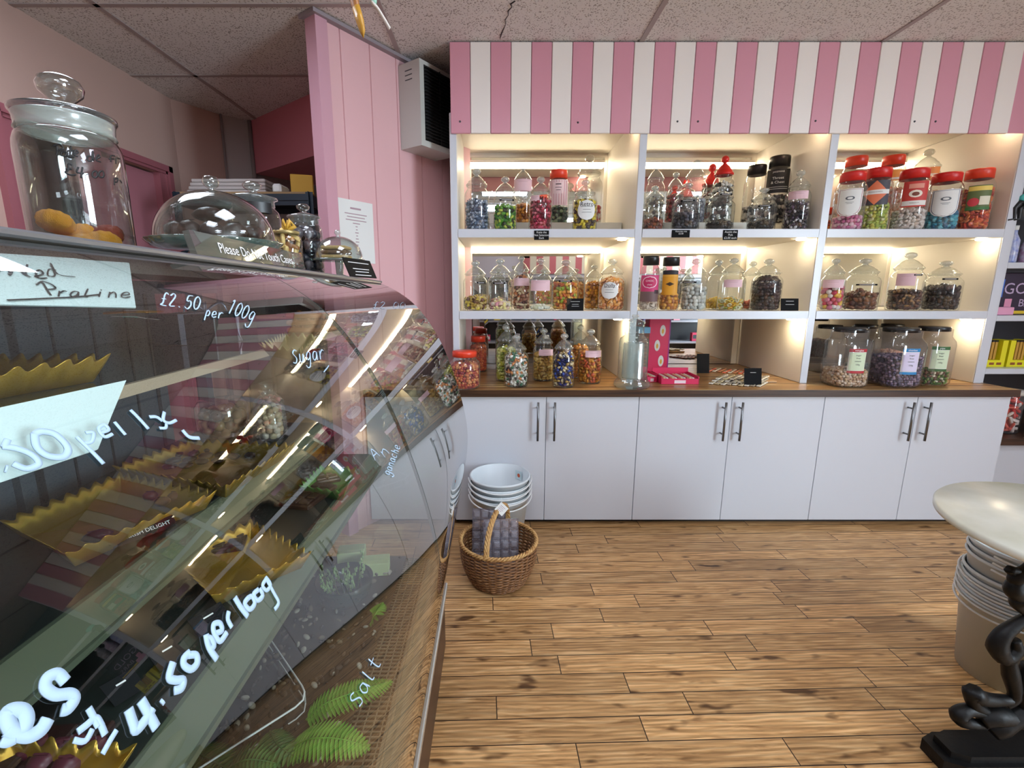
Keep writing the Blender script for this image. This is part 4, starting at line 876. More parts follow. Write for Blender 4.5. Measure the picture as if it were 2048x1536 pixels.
# ---- points on the outer face of the curved glass
def on_glass(px, py, off=.0012):
    d = ray(px, py); yy = .6
    for _ in range(7):
        best = None
        for i in range(len(PR) - 1):
            (x1, z1), (x2, z2) = PR[i], PR[i + 1]; z1 = sag(yy, z1) - H; z2 = sag(yy, z2) - H
            ex, ez = x2 - x1, z2 - z1; det = d[0] * (-ez) + ex * d[2]
            if abs(det) < 1e-12: continue
            t = (x1 * (-ez) + ex * z1) / det; u = (d[0] * z1 - d[2] * x1) / det
            if t > 0 and -1e-6 <= u <= 1 + 1e-6 and (best is None or t < best[0]): best = (t, i, u)
        if best is None: return None
        yy = d[1] * best[0]
    t, i, u = best; n = PN[i]
    return (d[0] * t + n[0] * off, d[1] * t, H + d[2] * t + n[1] * off), (n[0], 0, n[1])
GL = {  # single-stroke handwriting, each glyph in a unit box
 '0': [[(.5, 1), (.15, .8), (.1, .3), (.4, 0), (.8, .2), (.9, .7), (.5, 1)]], '1': [[(.3, .9), (.55, 1), (.45, 0)]],
 '2': [[(.1, .8), (.5, 1), (.8, .75), (.2, .05), (.95, .05)]], '4': [[(.35, 1), (.05, .45), (.85, .5)], [(.75, .95), (.6, -.1)]],
 '5': [[(.9, 1), (.3, .95), (.2, .55), (.7, .6), (.85, .25), (.45, -.05), (.05, .1)]], '£': [[(.95, .85), (.7, 1), (.45, .8), (.4, .2), (.1, .02), (.95, .0)], [(.1, .5), (.75, .5)]],
 '.': [[(.4, .06), (.5, 0)]], 'p': [[(.2, .65), (.1, -.45)], [(.15, .5), (.5, .7), (.8, .45), (.6, .1), (.15, .1)]], 'e': [[(.1, .3), (.8, .4), (.6, .7), (.2, .55), (.15, .15), (.5, 0), (.95, .15)]],
 'r': [[(.2, .65), (.25, 0)], [(.25, .4), (.6, .7), (.9, .6)]], 'g': [[(.85, .6), (.45, .7), (.15, .4), (.35, .1), (.75, .25), (.85, .6), (.75, -.35), (.3, -.5), (.0, -.3)]],
 'S': [[(.85, .9), (.45, 1), (.15, .75), (.75, .35), (.6, .0), (.1, .05)]], 's': [[(.75, .65), (.35, .7), (.2, .48), (.75, .25), (.55, 0), (.1, .05)]], 'u': [[(.15, .65), (.2, .1), (.6, .05), (.8, .6), (.85, 0)]],
 'a': [[(.8, .6), (.35, .65), (.1, .3), (.35, 0), (.75, .2), (.8, .6), (.9, 0)]], 'A': [[(.05, 0), (.5, 1), (.85, 0)], [(.2, .4), (.75, .4)]], 'n': [[(.15, .65), (.15, 0)], [(.15, .4), (.5, .68), (.75, .45), (.85, 0)]],
 'c': [[(.8, .6), (.4, .68), (.12, .3), (.4, 0), (.85, .1)]], 'h': [[(.2, 1), (.15, 0)], [(.15, .4), (.5, .65), (.75, .4), (.8, 0)]], 'l': [[(.4, 1), (.3, .1), (.6, 0)]], 't': [[(.45, 1), (.35, .1), (.7, 0)], [(.1, .65), (.8, .7)]],
 'd': [[(.75, 1), (.8, 0)], [(.75, .5), (.35, .65), (.1, .3), (.35, 0), (.78, .2)]], 'P': [[(.25, 1), (.15, -.1)], [(.05, .9), (.6, 1.05), (.9, .75), (.6, .45), (.2, .45)]], 'i': [[(.45, .65), (.45, .05)], [(.45, .88), (.47, .92)]],
 'o': [[(.5, .68), (.15, .4), (.4, 0), (.8, .3), (.5, .68)]], 'f': [[(.85, .95), (.5, 1), (.4, .2), (.3, -.2)], [(.1, .6), (.75, .62)]], 'q': [[(.75, .6), (.3, .6), (.15, .2), (.6, .1), (.8, .6), (.75, -.4)]], 'u2': [], '?': [[(.1, .8), (.5, 1), (.8, .75), (.45, .35)], [(.45, .06), (.46, .02)]],
 'T': [[(.05, .95), (.95, 1)], [(.5, .98), (.45, 0)]], 'G': [[(.9, .85), (.5, 1), (.1, .5), (.45, 0), (.9, .2), (.9, .45), (.55, .45)]], 'Y': [[(.1, 1), (.5, .5)], [(.9, 1), (.35, -.1)]], 'm': [[(.05, .6), (.1, 0)], [(.1, .45), (.3, .65), (.45, .4), (.45, 0)], [(.45, .4), (.7, .65), (.85, .4), (.9, 0)]]}
def write(b, txt, base, size, rad, fn, gap=.72, slant=.15, lean=0.0, mi=0):
    """txt along a polyline baseline given in photo pixels; fn maps a pixel to (point, normal)"""
    seg = [math.dist(base[i], base[i + 1]) for i in range(len(base) - 1)]; tot = sum(seg); n = len(txt)
    def at(s):
        for i, l in enumerate(seg):
            if s <= l or i == len(seg) - 1: k = s / l; a, c = base[i], base[i + 1]; return (a[0] + (c[0] - a[0]) * k, a[1] + (c[1] - a[1]) * k), ((c[0] - a[0]) / l, (c[1] - a[1]) / l)
            s -= l
    adv = tot / n; szs = size if isinstance(size, (list, tuple)) else (size, size)
    for k, ch in enumerate(txt):
        if ch == ' ' or ch not in GL: continue
        (x, y), (ux, uy) = at(adv * k); sz = szs[0] + (szs[1] - szs[0]) * k / n
        a = lean; ux, uy = ux * math.cos(a) - uy * math.sin(a), ux * math.sin(a) + uy * math.cos(a)
        for st in GL[ch]:
            st = catmull(st, 4) if len(st) > 2 else st
            P = []; N_ = []
            for gx, gy in st:
                gx = gx + gy * slant
                r = fn(x + ux * gx * adv * gap * 1.15 + uy * gy * sz, y + uy * gx * adv * gap * 1.15 - ux * gy * sz)
                if r is None: continue
                P.append(r[0]); N_.append(r[1])
            if len(P) > 1: b.tube(P, rad * .72, 6, mi, flat=.3, up=N_)
def free(b, pts, rad, fn, n=5, mi=0):
    P = []; N_ = []
    for p in catmull(pts, n):
        r = fn(*p)
        if r: P.append(r[0]); N_.append(r[1])
    if len(P) > 1: b.tube(P, rad * .72, 6, mi, flat=.3, up=N_)
# writing traced from the photograph
b = MB(); write(b, '£2.50', [(318, 612), (400, 622)], 26, .0010, on_glass); write(b, 'per', [(408, 634), (445, 640)], 18, .0009, on_glass); write(b, '100g', [(452, 627), (506, 646)], 28, .0010, on_glass)
part('price_writing', b, m_marker, case, label='small white handwritten price reading £2.50 per 100g')
b = MB(); free(b, [(150, 1466), (168, 1452), (186, 1438), (196, 1450), (205, 1472)], .0022, on_glass); free(b, [(172, 1418), (184, 1440), (192, 1455)], .0022, on_glass); free(b, [(142, 1482), (165, 1484), (180, 1460)], .0018, on_glass); free(b, [(200, 1510), (214, 1485), (228, 1462)], .0018, on_glass)
free(b, [(252, 1420), (262, 1450), (268, 1462), (290, 1436), (300, 1418)], .0034, on_glass); free(b, [(277, 1402), (294, 1432), (308, 1458)], .0036, on_glass)
free(b, [(318, 1409), (322, 1403)], .0024, on_glass)
free(b, [(342, 1326), (334, 1356), (346, 1362), (362, 1362), (358, 1378), (344, 1383)], .0032, on_glass)
free(b, [(376, 1306), (364, 1318), (364, 1332), (378, 1340), (390, 1328), (388, 1312), (372, 1312)], .0030, on_glass)
free(b, [(408, 1270), (414, 1296), (430, 1320)], .0030, on_glass); free(b, [(410, 1276), (420, 1280), (424, 1294), (416, 1298)], .0026, on_glass)
free(b, [(428, 1268), (440, 1262), (436, 1248), (424, 1250), (424, 1266), (436, 1284), (450, 1266)], .0026, on_glass)
free(b, [(454, 1224), (452, 1240), (460, 1256)], .0024, on_glass)
free(b, [(466, 1196), (478, 1216), (492, 1234)], .0030, on_glass)
free(b, [(494, 1196), (486, 1208), (496, 1220), (506, 1208), (500, 1194), (490, 1200)], .0026, on_glass)
free(b, [(514, 1180), (504, 1190), (512, 1202), (522, 1192), (516, 1178)], .0026, on_glass)
free(b, [(530, 1158), (522, 1172), (530, 1182), (538, 1170), (528, 1156), (544, 1186), (554, 1206), (546, 1220)], .0022, on_glass)
part('price_writing', b, m_marker, case, label='large white handwritten price reading £4.50 per 100g')
b = MB(); free(b, [(126, 1366), (110, 1350), (90, 1358), (86, 1378), (106, 1392), (134, 1390), (144, 1400), (130, 1420), (118, 1422)], .0036, on_glass)
free(b, [(10, 1460), (34, 1470), (48, 1444), (40, 1424), (14, 1424), (8, 1440), (22, 1466), (52, 1474), (76, 1462), (90, 1440)], .0040, on_glass)
free(b, [(-4, 1484), (10, 1486), (24, 1480)], .0030, on_glass)
part('writing', b, m_marker, case, label='thick white handwritten letters es')
b = MB()
free(b, [(0, 896), (30, 900), (60, 912), (74, 930), (50, 940), (22, 930)], .0024, on_glass); free(b, [(4, 898), (12, 882)], .0022, on_glass)
free(b, [(66, 870), (70, 896), (92, 914), (124, 916), (132, 898), (108, 872), (80, 866), (66, 872)], .0028, on_glass); free(b, [(6, 940), (10, 941)], .003, on_glass)
free(b, [(150, 876), (180, 905), (204, 930)], .0018, on_glass); free(b, [(168, 868), (184, 868), (180, 886), (166, 888)], .0016, on_glass)
free(b, [(198, 868), (214, 862), (206, 852), (194, 860), (206, 876), (222, 870)], .0016, on_glass); free(b, [(226, 846), (236, 858), (248, 872)], .0016, on_glass)
free(b, [(258, 822), (276, 840), (294, 860)], .0018, on_glass); free(b, [(296, 836), (310, 836), (322, 844)], .0018, on_glass); free(b, [(326, 826), (324, 842), (336, 848), (350, 842)], .0018, on_glass); free(b, [(316, 858), (328, 858), (330, 850)], .0016, on_glass)
free(b, [(362, 862), (376, 876), (396, 878)], .0022, on_glass)
part('price_writing', b, m_marker, case, label='white handwritten price reading .50 per 100g over the white card')
b = MB(); write(b, 'Sugar', [(584, 728), (650, 718)], 26, .0012, on_glass); free(b, [(646, 745), (652, 738), (656, 732)], .0012, on_glass)
write(b, 'An', [(748, 922), (786, 912)], 22, .0012, on_glass, lean=-.5); write(b, 'ganache', [(778, 952), (800, 892)], 15, .0012, on_glass)
part('writing', b, m_marker, case, label='white handwritten words Sugar and An ganache')
b = MB(); write(b, '£2.00', [(745, 617), (812, 618)], 13, .0008, on_glass); part('writing', b, m_marker, case, label='faint small white handwriting near the far top end')
b = MB(); write(b, 'Salt', [(716, 1416), (764, 1318)], 26, .0010, on_glass, lean=0); part('writing', b, m_marker, case, label='white handwriting over the green fern')
# white cards fixed to the inside of the glass
def glass_card(quad, name, label, nu=14, nv=14, off=-.0075):
    b = MB(); vs = []
    for j in range(nv + 1):
        for i in range(nu + 1):
            u, v = i / nu, j / nv
            x = (quad[0][0] * (1 - u) + quad[1][0] * u) * (1 - v) + (quad[3][0] * (1 - u) + quad[2][0] * u) * v
            y = (quad[0][1] * (1 - u) + quad[1][1] * u) * (1 - v) + (quad[3][1] * (1 - u) + quad[2][1] * u) * v
            r = on_glass(x, y, off)
            while r is None: y += 1.5; r = on_glass(x, y, off)
            vs.append(r)
    P = [v[0] for v in vs]; Q = [tuple(Vector(v[0]) - Vector(v[1]) * .0008) for v in vs]; n = len(P); fs = []
    for j in range(nv):
        for i in range(nu):
            a = j * (nu + 1) + i; fs.append((a, a + 1, a + nu + 2, a + nu + 1)); fs.append((n + a, n + a + nu + 1, n + a + nu + 2, n + a + 1))
    b.add(P + Q, fs, 0, True); t = thing(name, P[n // 2], label, 'card'); part('sheet', b, M('card_white', (200, 216, 216), .8), t); return t
t = glass_card([(-30, 482), (262, 508), (281, 600), (8, 588)], 'price_card', 'white card handwritten Praline, taped inside the top of the curved glass')
b = MB(); fn = lambda x, y: on_glass(x, y, -.0066)
free(b, [(0, 528), (12, 517), (24, 519), (26, 532), (34, 519), (46, 521), (54, 530), (66, 536)], .0010, fn); free(b, [(60, 512), (58, 530), (68, 537)], .0010, fn); free(b, [(76, 536), (92, 531), (86, 523), (78, 528), (84, 539), (100, 539)], .0010, fn)
free(b, [(118, 524), (104, 522), (102, 534), (116, 534), (106, 510), (122, 532), (156, 538)], .0008, fn)
free(b, [(92, 548), (110, 574)], .0009, fn); free(b, [(80, 552), (92, 546), (110, 552), (118, 560), (104, 562)], .0009, fn); write(b, 'raline', [(120, 576), (272, 582)], 16, .0008, fn)
free(b, [(24, 582), (90, 580), (160, 578), (206, 574)], .0010, fn)
part('handwriting', b, m_ink, t)
glass_card([(-40, 808), (268, 746), (216, 884), (-40, 968)], 'price_card', 'plain white card leaning against the inside of the glass below the first')
# ================================================================ TRAYS AND SWEETS IN THE CASE
def tray(quad, zr, depth, label, inset=.02, mat=m_gold, px=True, nsc=9):
    Q = [Vector(atz(x, y, zr)) for x, y in quad] if px else [Vector((x, y, zr)) for x, y in quad]
    ctr = sum(Q, Vector()) / 4; zb = zr - depth
    t = thing('sweet_tray', (ctr.x, ctr.y, zb), label, 'tray')
    rim = []; base = []
    for i in range(4):
        a, c = Q[i], Q[(i + 1) % 4]; L = (c - a).length; nw = max(3, round(L / .026)); n = nw * 8
        for k in range(n):
            u = k / n; p = a.lerp(c, u); ph = 2 * math.pi * u * nw; out = (p - ctr).normalized()
            rim.append(p + out * (.0035 * math.cos(ph)) + Vector((0, 0, .0045 * math.cos(ph))))
            bq = ctr + (p - ctr) * (1 - inset / max((p - ctr).length, .02)); base.append(Vector((bq.x, bq.y, zb + .001)))
    n = len(rim); b = MB(); th = Vector((0, 0, .0012)); mid = [r.lerp(q, .25) - Vector((0, 0, .001)) for r, q in zip(rim, base)]
    b.add(rim + mid + base + [r - th for r in rim] + [q - th for q in mid] + [q - Vector((0, 0, .001)) for q in base] + [(ctr.x, ctr.y, zb + .001), (ctr.x, ctr.y, zb)], [], 0)
    fs = []
    for i in range(n):
        j = (i + 1) % n
        fs += [(i, j, n + j, n + i), (n + i, n + j, 2 * n + j, 2 * n + i), (3 * n + i, 4 * n + i, 4 * n + j, 3 * n + j), (4 * n + i, 5 * n + i, 5 * n + j, 4 * n + j), (i, 3 * n + i, 3 * n + j, j), (2 * n + i, 2 * n + j, 6 * n), (5 * n + j, 5 * n + i, 6 * n + 1)]
    b.f += [list(f) for f in fs]; b.m += [0] * len(fs); b.sm += [True] * len(fs)
    part('dish', b, mat, t); return t, ctr
m_choc = M('dark_chocolate', (44, 24, 20), .35, bump=(90, .4)); m_choc2 = M('brown_chocolate', (84, 50, 40), .4, bump=(80, .3))
def lump(name, c, r, label, mat, sc=(1, 1, .7), group=None, cat='chocolate', seed=0, rz=0):
    v, f = ICO1; rr = np.random.default_rng(seed); k = 1 + rr.normal(size=(len(v), 1)) * .04; vv = v * k * np.array(sc) * r
    b = MB(); b.add([(x, y, z + r * sc[2] * .97) for x, y, z in vv], [tuple(q) for q in f], 0, True)
    b.box(-r * .55 * sc[0], r * .5 * sc[0], -.0012, .0012, r * sc[2] * 1.93, r * sc[2] * 2.0)
    o = b.build(name, mat, None, label=label, cat=cat, group=group, loc=c); o.rotation_euler.z = rz; return o
tray([(5, 1044), (240, 948), (430, 984), (132, 1108)], ZM_ + .034, .033, 'large gold scalloped tray nearly empty, labelled TURKISH DELIGHT')
tray([(228, 934), (378, 881), (588, 888), (452, 972)], ZM_ + .034, .033, 'gold scalloped tray of dark chocolates behind the turkish delight tray')
tray([(342, 1108), (502, 1042), (620, 1106), (424, 1192)], ZL + .034, .033, 'small gold scalloped tray with spilled crumbs on the lower tier')
A = [atz(216, 713, ZU + .034), atz(-90, 757, ZU + .034)]
tray([(A[1][0], A[1][1]), (A[0][0], A[0][1]), (A[0][0] - .17, A[0][1]), (A[1][0] - .17, A[1][1])], ZU + .034, .033, 'gold scalloped tray on the upper glass shelf, seen edge on', px=False)
tray([(-150, 1560), (20, 1479), (268, 1494), (150, 1650)], ZL + .034, .033, 'gold scalloped tray of purple and brown chocolates at the near lower corner')
tray([(600, 972), (640, 932), (712, 936), (690, 984)], ZL + .034, .033, 'small green scalloped tray holding two brown truffles', mat=M('green_foil', (90, 150, 70), .3, metal=.4))
tray([(520, 690), (570, 668), (640, 672), (600, 700)], ZU + .026, .022, 'small clear-gold tray at the far end of the upper glass shelf', mat=M('pale_gold', (190, 176, 120), .3, metal=.6))
for i, (x, y) in enumerate(((302, 1000), (326, 1012), (352, 1000), (338, 990))): lump('truffle', atz(x, y, ZM_ + .003), .014, 'brown truffle at the far end of the turkish delight tray', m_choc2, group='truffles on the turkish delight tray', seed=i)
lump('chocolate', atz(196, 1082, ZM_ + .003), .017, 'single dark oval chocolate at the front of the turkish delight tray', m_choc, (1.3, .7, .6), seed=9, rz=.6)
k = 0
for i in range(6):
    for j in range(3):
        x = 340 + i * 32 + j * 8; y = 938 - i * 5 - j * 12 + (i % 2) * 3
        lump('chocolate_bark', atz(x, y, ZM_ + .003), .015, 'dark broken chocolate piece in the tray behind', m_choc, (1.2, .9, .5), 'dark chocolate pieces in the rear tray', seed=20 + k, rz=k); k += 1
for i, (x, y) in enumerate(((650, 952), (664, 954))): lump('truffle', atz(x, y, ZL + .003), .012, ('left', 'right')[i] + ' brown truffle in the small green tray', m_choc2, seed=50 + i)
for i, (x, y) in enumerate(((70, 1512), (110, 1520), (150, 1510), (186, 1516), (90, 1540), (140, 1545))):
    lump('chocolate', atz(x, y, ZL + .003), .016, 'purple-brown chocolate in the near corner tray', M('plum_chocolate', (92, 40, 52), .35), group='chocolates in the near corner tray', seed=60 + i)
m_sign = M('black_sign', (14, 14, 16), .7, spec=.15)
def strip_sign(p0, p1, h, name, label, lines, tiltv=Vector((0, 0, 1)), th=.002, mat=None, tm=None, size=None, cat='sign'):
    """a thin upright card between two base points, with printed or chalked lines"""
    p0, p1 = Vector(p0), Vector(p1); u = (p1 - p0); L = u.length; u.normalize(); n = u.cross(tiltv).normalized()
    if n.dot(Vector((0, 0, H)) - p0) < 0: n = -n
    t = thing(name, tuple(p0.lerp(p1, .5)), label, cat); up = tiltv.normalized() * h
    b = MB(); q = [p0, p1, p1 + up, p0 + up]; w = [v - n * th for v in q]
    b.add(q + w, [(0, 1, 2, 3), (7, 6, 5, 4), (0, 4, 5, 1), (1, 5, 6, 2), (2, 6, 7, 3), (3, 7, 4, 0)]); part('card', b, mat or m_sign, t)
    b = MB(); uu = u if (n.cross(u)).dot(up) > 0 else u
    for (txt, v, w_, sz) in lines:
        c = p0.lerp(p1, .5) + up * v + n * .0006
        if txt:
            add_text(b, txt, sz, lambda x, y: tuple(c + u * x + up.normalized() * y))
        else:
            a = u * (L * w_ / 2); g = up.normalized() * sz; b.add([c - a - g, c + a - g, c + a + g, c - a + g], [(0, 1, 2, 3)])
    if lines: part('lettering', b, tm or m_chalk, t)
    return t
p0, p1 = atz(228, 1097, ZM_ + .002), atz(356, 1050, ZM_ + .002)
strip_sign(p0, p1, .022, 'name_sign', 'black strip sign reading TURKISH DELIGHT on the tray front', [('TURKISH DELIGHT', .5, 1, .0098)], Vector((-.4, 0, 1)))
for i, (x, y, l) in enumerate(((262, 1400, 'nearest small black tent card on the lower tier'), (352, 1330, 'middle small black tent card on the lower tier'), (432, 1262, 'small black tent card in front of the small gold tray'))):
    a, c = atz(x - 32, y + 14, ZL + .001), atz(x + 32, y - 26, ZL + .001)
    strip_sign(a, c, .035, 'tent_card', l, [('', .7, .3, .0012)], Vector((-.5, 0, 1)))  # the pale dash on each card is a painted glint of light
# ribboned black box, biscuits, tub and bags on the upper glass shelf
def gift_box(c, sx, sy, sz, label):
    t = thing('gift_box', c, label, 'box'); x, y, z = c
    b = MB(); b.box(x - sx / 2, x + sx / 2, y - sy / 2, y + sy / 2, z + .0005, z + sz, bev=.002); part('box_body', b, M('black_box', (30, 38, 42), .4), t)
    b = MB(); b.box(x - .006, x + .006, y - sy / 2 - .001, y + sy / 2 + .001, z + .001, z + sz + .001); b.box(x - sx / 2 - .001, x + sx / 2 + .001, y - .006, y + .006, z + .001, z + sz + .001)
    for k in range(4):
        a = k * math.pi / 2 + .5; P = [(x + .045 * math.cos(a) * math.sin(q), y + .045 * math.sin(a) * math.sin(q), z + sz + .002 + .022 * abs(math.sin(2 * q))) for q in [math.pi * i / 10 for i in range(11)]]
        b.tube(P, .004, 6, flat=.3)
    b.tube([(x + sx / 2 + .001, y - .01, z + sz), (x + sx / 2 + .006, y - .012, z + .02), (x + sx / 2 + .012, y - .01, z + .002)], .005, 6, flat=.3)
    part('ribbon', b, M('silver_ribbon', (196, 196, 216), .25, metal=.5), t)
gift_box((-.71, 1.16, ZU), .15, .19, .07, 'black gift box tied with silver ribbon on the upper glass shelf')
for i in range(3):
    b = MB(); x, y = -.62 + .02 * i, 1.36; b.box(-.06, .06, -.05, .05, 0, .014, bev=.004)
    for k in range(12): b.ball((random.uniform(-.05, .05), random.uniform(-.045, .045), .014), .006, seg=6, rings=4)
    b.build('flapjack', M('oat_biscuit', (176, 110, 66), .7, bump=(120, .6)), label=('bottom', 'middle', 'top')[i] + ' brown oat biscuit of the stack at the far end of the glass shelf', cat='biscuit', loc=(-.555, 1.43, ZU + .001 + i * .0215))
def tub(c, r, h, label, cols, ctxt):
    t = thing('clear_tub', c, label, 'tub'); b = MB(); b.lathe([(0, .0005), (r * .92, .0005), (r, .006), (r, h * .8), (r * .85, h * .96), (r * .5, h), (0, h)], 36, c); part('tub_wall', b, m_plast, t)
    sweets('chocolate_drops', (c[0], c[1], c[2] + .003), r * .93, h * .55, cols, .026, 'ball', ctxt)
tub((-.835, 1.385, ZM_), .072, .11, 'round clear tub of brown chocolates at the far end of the middle tier', C((120, 90, 60), (90, 60, 40), (160, 130, 90)), 'brown chocolates inside the round clear tub')
for i, (x, y, lab_, col) in enumerate(((-.665, 1.335, 'clear bag of pale sweets at the far end of the middle tier', C((206, 186, 150), (186, 150, 110), (226, 210, 190))), (-.715, 1.440, 'clear bag of pink sweets beside the pale ones', C((196, 110, 120), (226, 170, 170), (160, 80, 80))))):
    t = thing('sweet_bag', (x, y, ZM_), lab_, 'bag'); b = MB(); b.lathe([(0, .001), (.04, .001), (.047, .02), (.044, .09), (.02, .115), (.010, .12), (.025, .145)], 20, (x, y, ZM_), wave=(7, .05)); part('film', b, m_plast, t)
    sweets('bagged_sweets', (x, y, ZM_ + .003), .035, .085, col, .018, 'ball', lab_.replace('clear bag of ', '').replace('at the', 'bagged at the').replace('beside', 'bagged beside'))
for i, (x, y, lab_) in enumerate(((-.60, .95, 'dark chocolate slab left of the small gold tray on the lower tier'), (-.50, 1.16, 'dark chocolate slab near the green tray'), (-.52, 1.30, 'dark chocolate slab at the far end of the lower tier'), (-.52, .42, 'long dark chocolate slab near the thick white writing'))):
    b = MB(); b.box(-.05, .05, -.07, .07, 0, .012, bev=.003)
    for a in range(3):
        for c in range(4): b.box(-.045 + a * .031, -.018 + a * .031, -.064 + c * .033, -.036 + c * .033, .012, .017, bev=.003)
    if i == 1 or i == 2 or i == 0 or i == 3: o = b.build('chocolate_slab', m_choc, label=lab_, cat='chocolate', loc=(x, y, ZL + .0015)); o.rotation_euler.z = (.3, -.2, .5, .1)[i]
# ================================================================ PLANTS AND PACKAGING ON THE BOTTOM DECK
m_fern = M('fern_green', (84, 148, 44), .5, var=(30, (120, 176, 66))); m_fern2 = M('dark_fern', (44, 84, 34), .5, var=(30, (70, 110, 46)))
def frond(b, P, wid, n=22, droop=.0, mi=0):
    P = catmull([Vector(p) for p in P], 8); P = [Vector(p) for p in P]; L = [0]
    for i in range(1, len(P)): L.append(L[-1] + (P[i] - P[i - 1]).length)
    def at(s):
        for i in range(1, len(P)):
            if s <= L[i] or i == len(P) - 1:
                k = (s - L[i - 1]) / max(L[i] - L[i - 1], 1e-9); return P[i - 1].lerp(P[i], min(k, 1)), (P[i] - P[i - 1]).normalized()
    b.tube(P, [.0022 * (1 - .7 * i / len(P)) for i in range(len(P))], 5, mi)
    for k in range(n):
        u = (k + .6) / n; p, d = at(L[-1] * u); side = d.cross(Vector((0, 0, 1))).normalized()
        w = wid * (math.sin(math.pi * min(1, .16 + u * .84)) ** .6); bw = L[-1] / n * .52
        for sg in (-1, 1):
            out = (side * sg + d * .25 + Vector((0, 0, -.12))).normalized(); a = p + d * bw * .3
            q = [a - d * bw * .7, a - d * bw + out * w * .35 + Vector((0, 0, .002)), a - d * bw * .5 + out * w * .8, a + out * w + d * bw * .2, a + d * bw * .8 + out * w * .75, a + d * bw + out * w * .35 + Vector((0, 0, .002)), a + d * bw * .7]
            mid = [a, a + out * w * .35 - Vector((0, 0, .003)), a + out * w * .8 - Vector((0, 0, .002))]
            tkn = Vector((0, 0, -.0006)); vs = q + mid; b.add(vs + [v + tkn for v in vs], [(0, 1, 8, 7), (1, 2, 9, 8), (2, 3, 9), (3, 4, 9), (4, 5, 8, 9), (5, 6, 7, 8), (10, 17, 18, 11), (11, 18, 19, 12), (12, 19, 13), (13, 19, 14), (14, 19, 18, 15), (15, 18, 17, 16)], mi, True)
def fern(name, label, curves, wid, mat, n=22):
    P0 = curves[0][0]; t = thing(name, (P0[0], P0[1], ZD), label, 'fern')
    for cv in curves:
        b = MB(); frond(b, cv, wid, n); part('frond', b, mat, t)
    return t
def zp(x, y, z): return atz(x, y, z)
fern('fern_leaf', 'bright green fern frond lying nearest the vent grille', [[zp(612, 1440, .40), zp(650, 1408, .425), zp(715, 1382, .43), zp(782, 1362, .405)]], .046, m_fern, 24)
fern('fern_leaf', 'bright green fern frond below the first, with long leaflets', [[zp(575, 1500, .40), zp(620, 1478, .43), zp(680, 1478, .43), zp(738, 1494, .405)]], .050, m_fern, 22)
fern('fern_leaf', 'darker green fern fronds at the bottom edge of the picture', [[zp(430, 1560, .40), zp(490, 1520, .43), zp(560, 1528, .41)], [zp(380, 1500, .395), zp(440, 1530, .42), zp(500, 1570, .405)]], .045, m_fern2, 18)
fern('fern_leaf', 'small dark fern under the clear tray edge', [[zp(540, 1462, .40), zp(556, 1490, .42), zp(600, 1520, .405)]], .035, m_fern2, 14)
fern('fern_leaf', 'small green sprig near the far end of the vent grille', [[zp(740, 1250, .40), zp(752, 1226, .43), zp(764, 1206, .42)]], .026, m_fern, 10)
# pot with sprigs
cpt = zp(690, 1180, .42); t = thing('plant_pot', (cpt[0], cpt[1], ZD), 'dark green glass bowl with pale flowering sprigs on the bottom deck', 'plant')
b = MB(); b.lathe([(0, .001), (.045, .001), (.075, .03), (.085, .075), (.082, .078), (.072, .034), (.044, .008), (0, .008)], 32, (cpt[0], cpt[1], ZD)); part('bowl', b, M('green_glass', (24, 42, 36), .1, spec=.8), t)
b = MB()
for k in range(16):
    a = random.uniform(0, 6.28); r = random.uniform(.0, .05); p = Vector((cpt[0] + r * math.cos(a), cpt[1] + r * math.sin(a), ZD + .02)); q = p + Vector((math.cos(a) * .03, math.sin(a) * .03, random.uniform(.07, .12)))
    b.tube([p, p.lerp(q, .5) + Vector((0, 0, .01)), q], .0012, 4)
    for m in range(9):
        c = p.lerp(q, .45 + .06 * m); b.ball((c[0] + random.uniform(-.006, .006), c[1] + random.uniform(-.006, .006), c[2]), .0035, seg=6, rings=4, sc=(1, 1, 1.5))
part('sprigs', b, M('sprig_green', (120, 150, 90), .6), t)
for i, (x, y, l) in enumerate(((700, 1112, 'pale green box farther left on the bottom deck'), (748, 1134, 'pale green box nearer the vent grille'))):
    p = zp(x, y, ZD + .03); b = MB(); b.box(-.045, .045, -.03, .03, 0, .045, bev=.002); b.box(-.0455, .0455, -.008, .008, .0005, .0455)
    o = b.build('soap_box', M('pale_green_card', (176, 190, 134), .6), label=l, cat='box', loc=(p[0], p[1] + .02, ZD + .001)); o.rotation_euler.z = .15
# acrylic tray edge over the dark cloth
P = [zp(x, y, ZD + .035) for x, y in ((330, 1580), (590, 1415), (606, 1400), (609, 1384), (604, 1372), (525, 1256), (516, 1248), (500, 1250), (200, 1440))]
b = MB(); b.tube(P, .0022, 8, closed=False); b.tube([Vector(p) - Vector((0, 0, .030)) for p in P], .0016, 6)
for p in P[::3]: b.tube([p, Vector(p) - Vector((0, 0, .033))], .0016, 6)
t = thing('acrylic_tray', tuple(Vector(P[1]) - Vector((0, 0, .035))), 'clear shallow acrylic tray with bright white edge on the bottom deck', 'tray'); part('rim', b, M('white_edge', (226, 230, 228), .3), t)
b = MB(); ps = [Vector(p) - Vector((0, 0, .033)) for p in P]; b.add(ps + [v - Vector((0, 0, .0015)) for v in ps], [tuple(range(len(ps))), tuple(range(2 * len(ps) - 1, len(ps) - 1, -1))]); part('base_sheet', b, m_plast, t)
